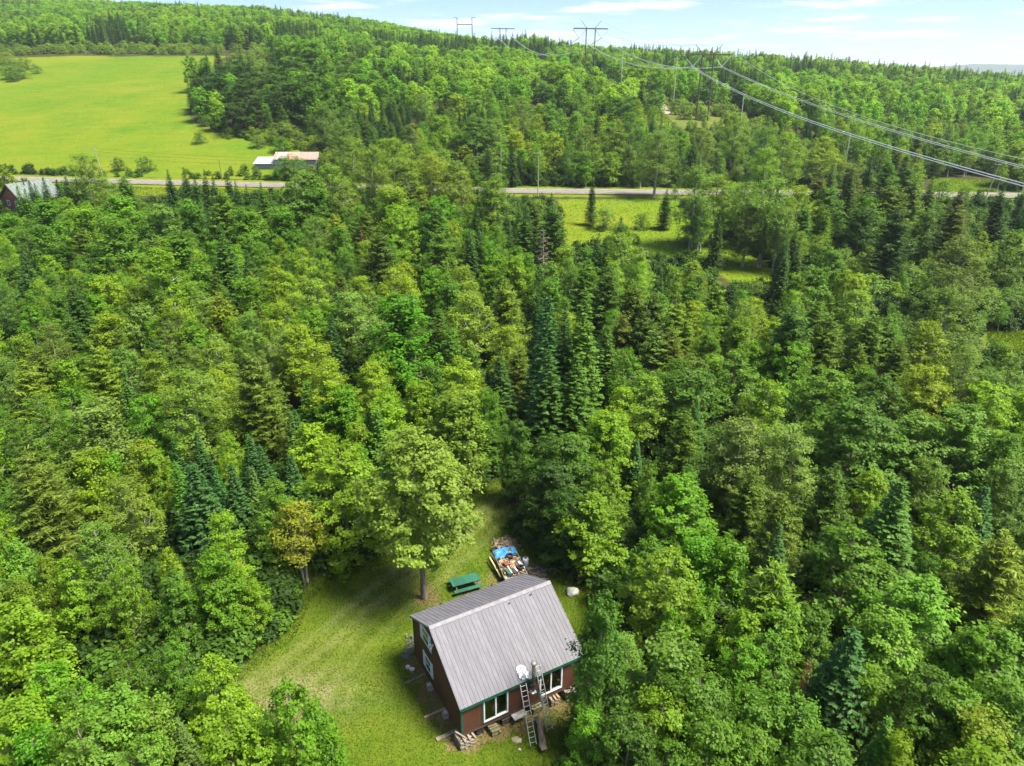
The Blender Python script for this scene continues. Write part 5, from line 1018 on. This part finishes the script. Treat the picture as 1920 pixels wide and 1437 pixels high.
for q in range(7): m_ = MB(); xa = bl - 6.9 + q * .985; m_.prism([(xa, -.4, 1.75), (xa, 5.4, 3.35), (xa, 5.4, 3.42), (xa, -.4, 1.82)], (.975, 0, 0)); m_.prism([(xa, -.4, 1.821), (xa, 5.4, 3.421), (xa, 5.4, 3.46), (xa, -.4, 1.86)], (.06, 0, 0)); m_.build('annex_roof_sheet', WROOF, brn)

# ------------------------------------------------------------------ power line and roadside poles
DPOLE = mat('dark_pole', (.085, .065, .055), .8, var=.3, scale=1); GPOLE = mat('weathered_pole', (.34, .31, .26), .85, var=.25, scale=1); SPOLE = mat('pale_pole', (.50, .50, .48), .7, var=.15); WIREM = mat('conductor', (.80, .81, .82), .35, .5, .05); INS = mat('insulator', (.45, .47, .45), .4, var=.1)
def elev(px, py, Y): r = ray(px, py); return CAM_H + r[2] / r[1] * Y
def xat(px, py, Y): r = ray(px, py); return r[0] / r[1] * Y
def tower(Y, pxc, pyarm, armw, sep, ang, label, horns=True, vstr=True, thick=.30):
    x = xat(pxc, pyarm, Y); zt = elev(pxc, pyarm, Y); z0 = ter1(x, Y) - .5; Ht = zt - z0
    o = thing('transmission_tower', label, 'power pylon', (x, Y, z0), ang, 'pylons of the power line')
    for s_ in (-1, 1): m_ = MB(); m_.tube([(s_ * sep / 2 * 1.05, 0, 0), (s_ * sep / 2, 0, Ht + .6)], [thick * 1.15, thick * .85], 10); m_.build('pole', DPOLE, o)
    m_ = MB(); m_.box((0, .32, Ht), (armw, .28, .55)); m_.box((0, -.32, Ht), (armw, .28, .55)); m_.build('crossarm', DPOLE, o)
    m_ = MB(); m_.beam((-sep / 2, 0, Ht * .80), (sep / 2, 0, Ht * .55), .16, .16); m_.beam((sep / 2, .2, Ht * .80), (-sep / 2, .2, Ht * .55), .16, .16); m_.build('cross_brace', DPOLE, o)
    apex = []
    if horns:
        for s_ in (-1, 1): m_ = MB(); m_.tube([(s_ * sep / 2, 0, Ht + .4), (s_ * (sep / 2 + 3.4), 0, Ht + 4.0)], [.14, .08], 6); m_.build('horn', DPOLE, o)
    if vstr:
        for s_ in (-1, 1):
            cx_ = s_ * (sep / 2 + (armw - sep) / 4 + .3); ap = Vector((cx_, 0, Ht - 4.6)); apex.append(ap)
            for q in (-1, 1): m_ = MB(); m_.tube([(cx_ + q * ((armw - sep) / 4 + .3), 0, Ht - .3), tuple(ap)], .13, 6); m_.build('insulator_string', INS, o)
    M_ = Matrix.Translation((x, Y, z0)) @ Matrix.Rotation(ang, 4, 'Z'); return o, [M_ @ a for a in apex], [M_ @ Vector((s_ * (sep / 2 + 3.4), 0, Ht + 4.0)) for s_ in (-1, 1)]
t1 = tower(330, 1328, 103, 19.5, 5.0, .12, 'nearest dark two-legged pylon with crossarm, rising behind the roadside trees')
t2 = tower(432, 1108, 54, 20.0, 5.2, .30, 'second dark two-legged pylon against the sky')
t3 = tower(665, 943, 54, 20.0, 5.2, .25, 'distant pylon whose crossarm just clears the ridge trees', horns=False)
x4 = xat(871, 44, 700); z4 = ter1(x4, 700) - .5; ht4 = elev(871, 33, 700) - z4; o4 = thing('transmission_tower', 'distant slim pylon shaped like a letter H on the skyline', 'power pylon', (x4, 700, z4), 0, 'pylons of the power line')
for s_ in (-1, 1): m_ = MB(); m_.tube([(s_ * 6.6, 0, 0), (s_ * 6.6, 0, ht4)], [.42, .3], 8); m_.build('pole', DPOLE, o4); m_ = MB(); m_.beam((s_ * 6.6 - 3 * (s_ < 0), 0, ht4 - .2), (s_ * 6.6 + 3 * (s_ > 0), 0, ht4 - .2), .25, .3); m_.build('arm', DPOLE, o4)
m_ = MB(); m_.box((0, 0, ht4 - 5.6), (13.2, .4, .6)); m_.build('crossarm', DPOLE, o4)
def wire(p0, p1, sag, rad, label, n=40, group='wires of the power line', m=None):
    p0, p1 = Vector(p0), Vector(p1); pts = []
    for i in range(n + 1): t = i / n; q = p0.lerp(p1, t); q.z -= 4 * sag * t * (1 - t); pts.append(q)
    mb = MB(); mb.tube(pts, rad, 5, False); o = mb.build('power_line', m or WIREM, None, True); return tag(o, label, 'power line', group)
E1 = [Vector((62, -12, 28)), Vector((116, -12, 20))]; sd_ = ['left', 'right']
for k in (0, 1):
    for q in (-1, 1):
        off = Vector((q * .28, 0, q * .10)); nmq = 'left' if q < 0 else 'right'
        wire(t1[1][k] + off, E1[k] + off, 6.0 + 1.5 * k, .075, f'{nmq} cable of the {sd_[k]} conductor pair sagging towards the viewer from the nearest pylon')
        wire(t2[1][k] + off, t1[1][k] + off, 5.5, .075, f'{nmq} cable of the {sd_[k]} conductor pair between the two nearest pylons')
        wire(t3[1][k] + off, t2[1][k] + off, 12, .09, f'{nmq} cable of the {sd_[k]} conductor pair between the second and the ridge pylon')
    wire(t2[2][k], t1[2][k], 4.5, .045, f'thin {sd_[k]} shield wire between the two nearest pylons')
wire(t1[2][1], (78, -12, 32), 12.0, .05, 'thin shield wire above the right conductors, running out at the right')
def upole(px, pyt, pyb, label, m=GPOLE, lean=0., arm=True, xy=None, h=None, r=.15):
    x, y = xy if xy else at(px, pyb); z = ter1(x, y); h = h or max(3.5, elev(px, pyt, y) - z)
    o = thing('utility_pole', label, 'utility pole', (x, y, z - .3), 0, 'utility poles'); o.rotation_euler = (0, lean, 0)
    m_ = MB(); m_.tube([(0, 0, 0), (0, 0, h + .3)], [r, r * .7], 10); m_.build('pole', m, o)
    if arm:
        m_ = MB(); m_.box((-.35, -.16, h - .1), (1.9, .10, .12)); m_.build('crossarm', m, o)
        for s_ in (-1.2, -.35, .5): m_ = MB(); m_.tube([(s_, -.16, h - .04), (s_, -.16, h + .16)], .045, 6); m_.build('insulator', INS, o)
    return Vector((x, y, z + h)), o
def rp(px, off, pyt): # beside the road: find x on the line road_y + off seen at px
    for x in np.arange(-170, 170, .25):
        y = float(road_y(x)) + off; z = ter1(x, y)
        if pix(x, y, z)[0] >= px: return (float(x), y)
p_a, _ = upole(1007, 300, 368, 'brown roadside utility pole in front of the road near the centre', xy=rp(1007, -6.3, 300), h=11.6)
p_b, _ = upole(1850, 320, 365, 'leaning utility pole beside the road at the right', xy=rp(1846, -6.3, 320), lean=.14, h=9.5)
p_c, _ = upole(190, 288, 332, 'leaning grey utility pole at the foot of the field', xy=rp(194, 7, 288), lean=-.10, h=9.0)
p_d, _ = upole(939, 303, 358, 'utility pole half hidden in the trees across the road', xy=rp(939, 7.5, 303), h=11, arm=False)
p_e, _ = upole(415, 300, 330, 'thin wooden post standing in the field grass', m=DPOLE, arm=False, r=.10, xy=rp(416, 9, 300), h=6)
for (px, pyt, pyb, nm) in ((1270, 105, 150, 'pale pole left of the nearest pylon'), (1395, 178, 212, 'pale pole right of the nearest pylon'), (1595, 250, 292, 'pale pole below the conductors at the right'), (1168, 100, 130, 'small pale pole right of the second pylon')):
    Y = 300 if px > 1300 else 380; Y = 250 if px > 1500 else Y; x = xat(px, pyt, Y); upole(px, pyt, pyb, nm, SPOLE, 0, False, (x, Y), max(7, elev(px, pyt, Y) - ter1(x, Y)), .16)
for k, dz in enumerate((0, -1.0, -2.2)):
    nm = ['top', 'middle', 'lowest'][k]
    wire(p_a + Vector((0, 0, dz)), p_b + Vector((0, 0, dz)), 1.6, .022, f'{nm} roadside wire between the central and the right utility pole', group='roadside wires', m=DPOLE); wire(p_c + Vector((0, 0, dz)), p_a + Vector((0, 0, dz)), 2.4, .022, f'{nm} roadside wire between the field pole and the central pole', group='roadside wires', m=DPOLE)

# ------------------------------------------------------------------ grass
def grass(name, n, area, label, hgt, wid, cols, seed, excl=None, clump=1):
    r = np.random.default_rng(seed); x, y = area(r, n); k = len(x); z = ter(x, y); a = r.uniform(0, 6.28, k); h = hgt * r.uniform(.5, 1.4, k); w = wid * r.uniform(.7, 1.3, k); tx_, ty_ = r.normal(0, .5, k) * h, r.normal(0, .5, k) * h
    V = np.stack([np.stack([x - np.cos(a) * w, y - np.sin(a) * w, z], 1), np.stack([x + np.cos(a) * w, y + np.sin(a) * w, z], 1), np.stack([x + tx_, y + ty_, z + h], 1)], 1).reshape(-1, 3); F = np.arange(len(V)).reshape(-1, 3)
    me = npmesh(name, V, F, [GRASSM[cols]], np.clip(.5 + .5 * (noise2(x / 3, y / 3, seed) - .5) + r.normal(0, .22, k), 0, 1)); o = link(name, me); o.color = GCOL[cols]; return tag(o, label, 'grass', kind='stuff')
gm_ = leaf_mat('grass_blade', transl=.3, spread=.30, warm=.12); GRASSM = dict(lawn=gm_, mead=gm_); GCOL = dict(lawn=(.085, .138, .009, 1), mead=(.135, .205, .008, 1))
def lawn_area(r, n):
    x = r.uniform(-32, 12, n * 2); y = r.uniform(18, 68, n * 2); ok = inpoly(x, y, LAWN); a = (x - HA[0]) * HU[0] + (y - HA[1]) * HU[1]; b = (x - HA[0]) * HV[0] + (y - HA[1]) * HV[1]
    ok &= ~((a > .1) & (a < 9.3) & (b > .1) & (b < 8.1)); d = np.minimum(polydist(x, y, TRACKS[0], False), polydist(x, y, TRACKS[1], False)); ok &= ~((np.abs(d - .8) < .4) & (r.random(n * 2) < .45)); return x[ok][:n], y[ok][:n]
grass('lawn_grass', 150000, lawn_area, 'mown green grass of the cabin lawn', .10, .028, 'lawn', 21)
def edge_area(r, n):
    x = r.uniform(-34, 14, n * 6); y = r.uniform(18, 70, n * 6); d = polydist(x, y, LAWN); ok = (d < 1.3); return x[ok][:n], y[ok][:n]
grass('tall_grass', 26000, edge_area, 'taller weeds and grass along the edge of the lawn', .32, .03, 'lawn', 22)
def mead_area(r, n):
    x = r.uniform(-420, -40, n * 4); y = r.uniform(215, 470, n * 4); ok = in_mead(x, y) & (x / y > -.85) & (r.random(n * 4) < .5); return x[ok][:n], y[ok][:n]
grass('meadow_grass', 40000, mead_area, 'tall bright green grass of the hillside field', .16, .10, 'mead', 23)
def clear_area(r, n):
    X, Y = [], []
    for c_ in CLEAR + [ROWGRASS]:
        c2 = np.array(c_); x = r.uniform(c2[:, 0].min(), c2[:, 0].max(), n // 3); y = r.uniform(c2[:, 1].min(), c2[:, 1].max(), n // 3); ok = inpoly(x, y, c_) & (np.abs(y - road_y(x)) > 6.2); X.append(x[ok]); Y.append(y[ok])
    return np.concatenate(X), np.concatenate(Y)
grass('clearing_grass', 22000, clear_area, 'lush tall grass in the roadside clearings', .28, .10, 'mead', 24)

# ------------------------------------------------------------------ the air
hz = MB(); hz.box((0, 4200, 68), (9000 * 2, 10400, 330)); hm = new_mat('haze'); N = NT(hm)
pv = N('VolumePrincipled', {'Color': (.78, .88, 1.0, 1), 'Density': 1.1e-4, 'Anisotropy': .3}); N.l.new(pv.outputs[0], N('OutputMaterial').inputs['Volume'])
tag(hz.build('haze', hm), 'thin blue summer haze', 'haze', kind='stuff')
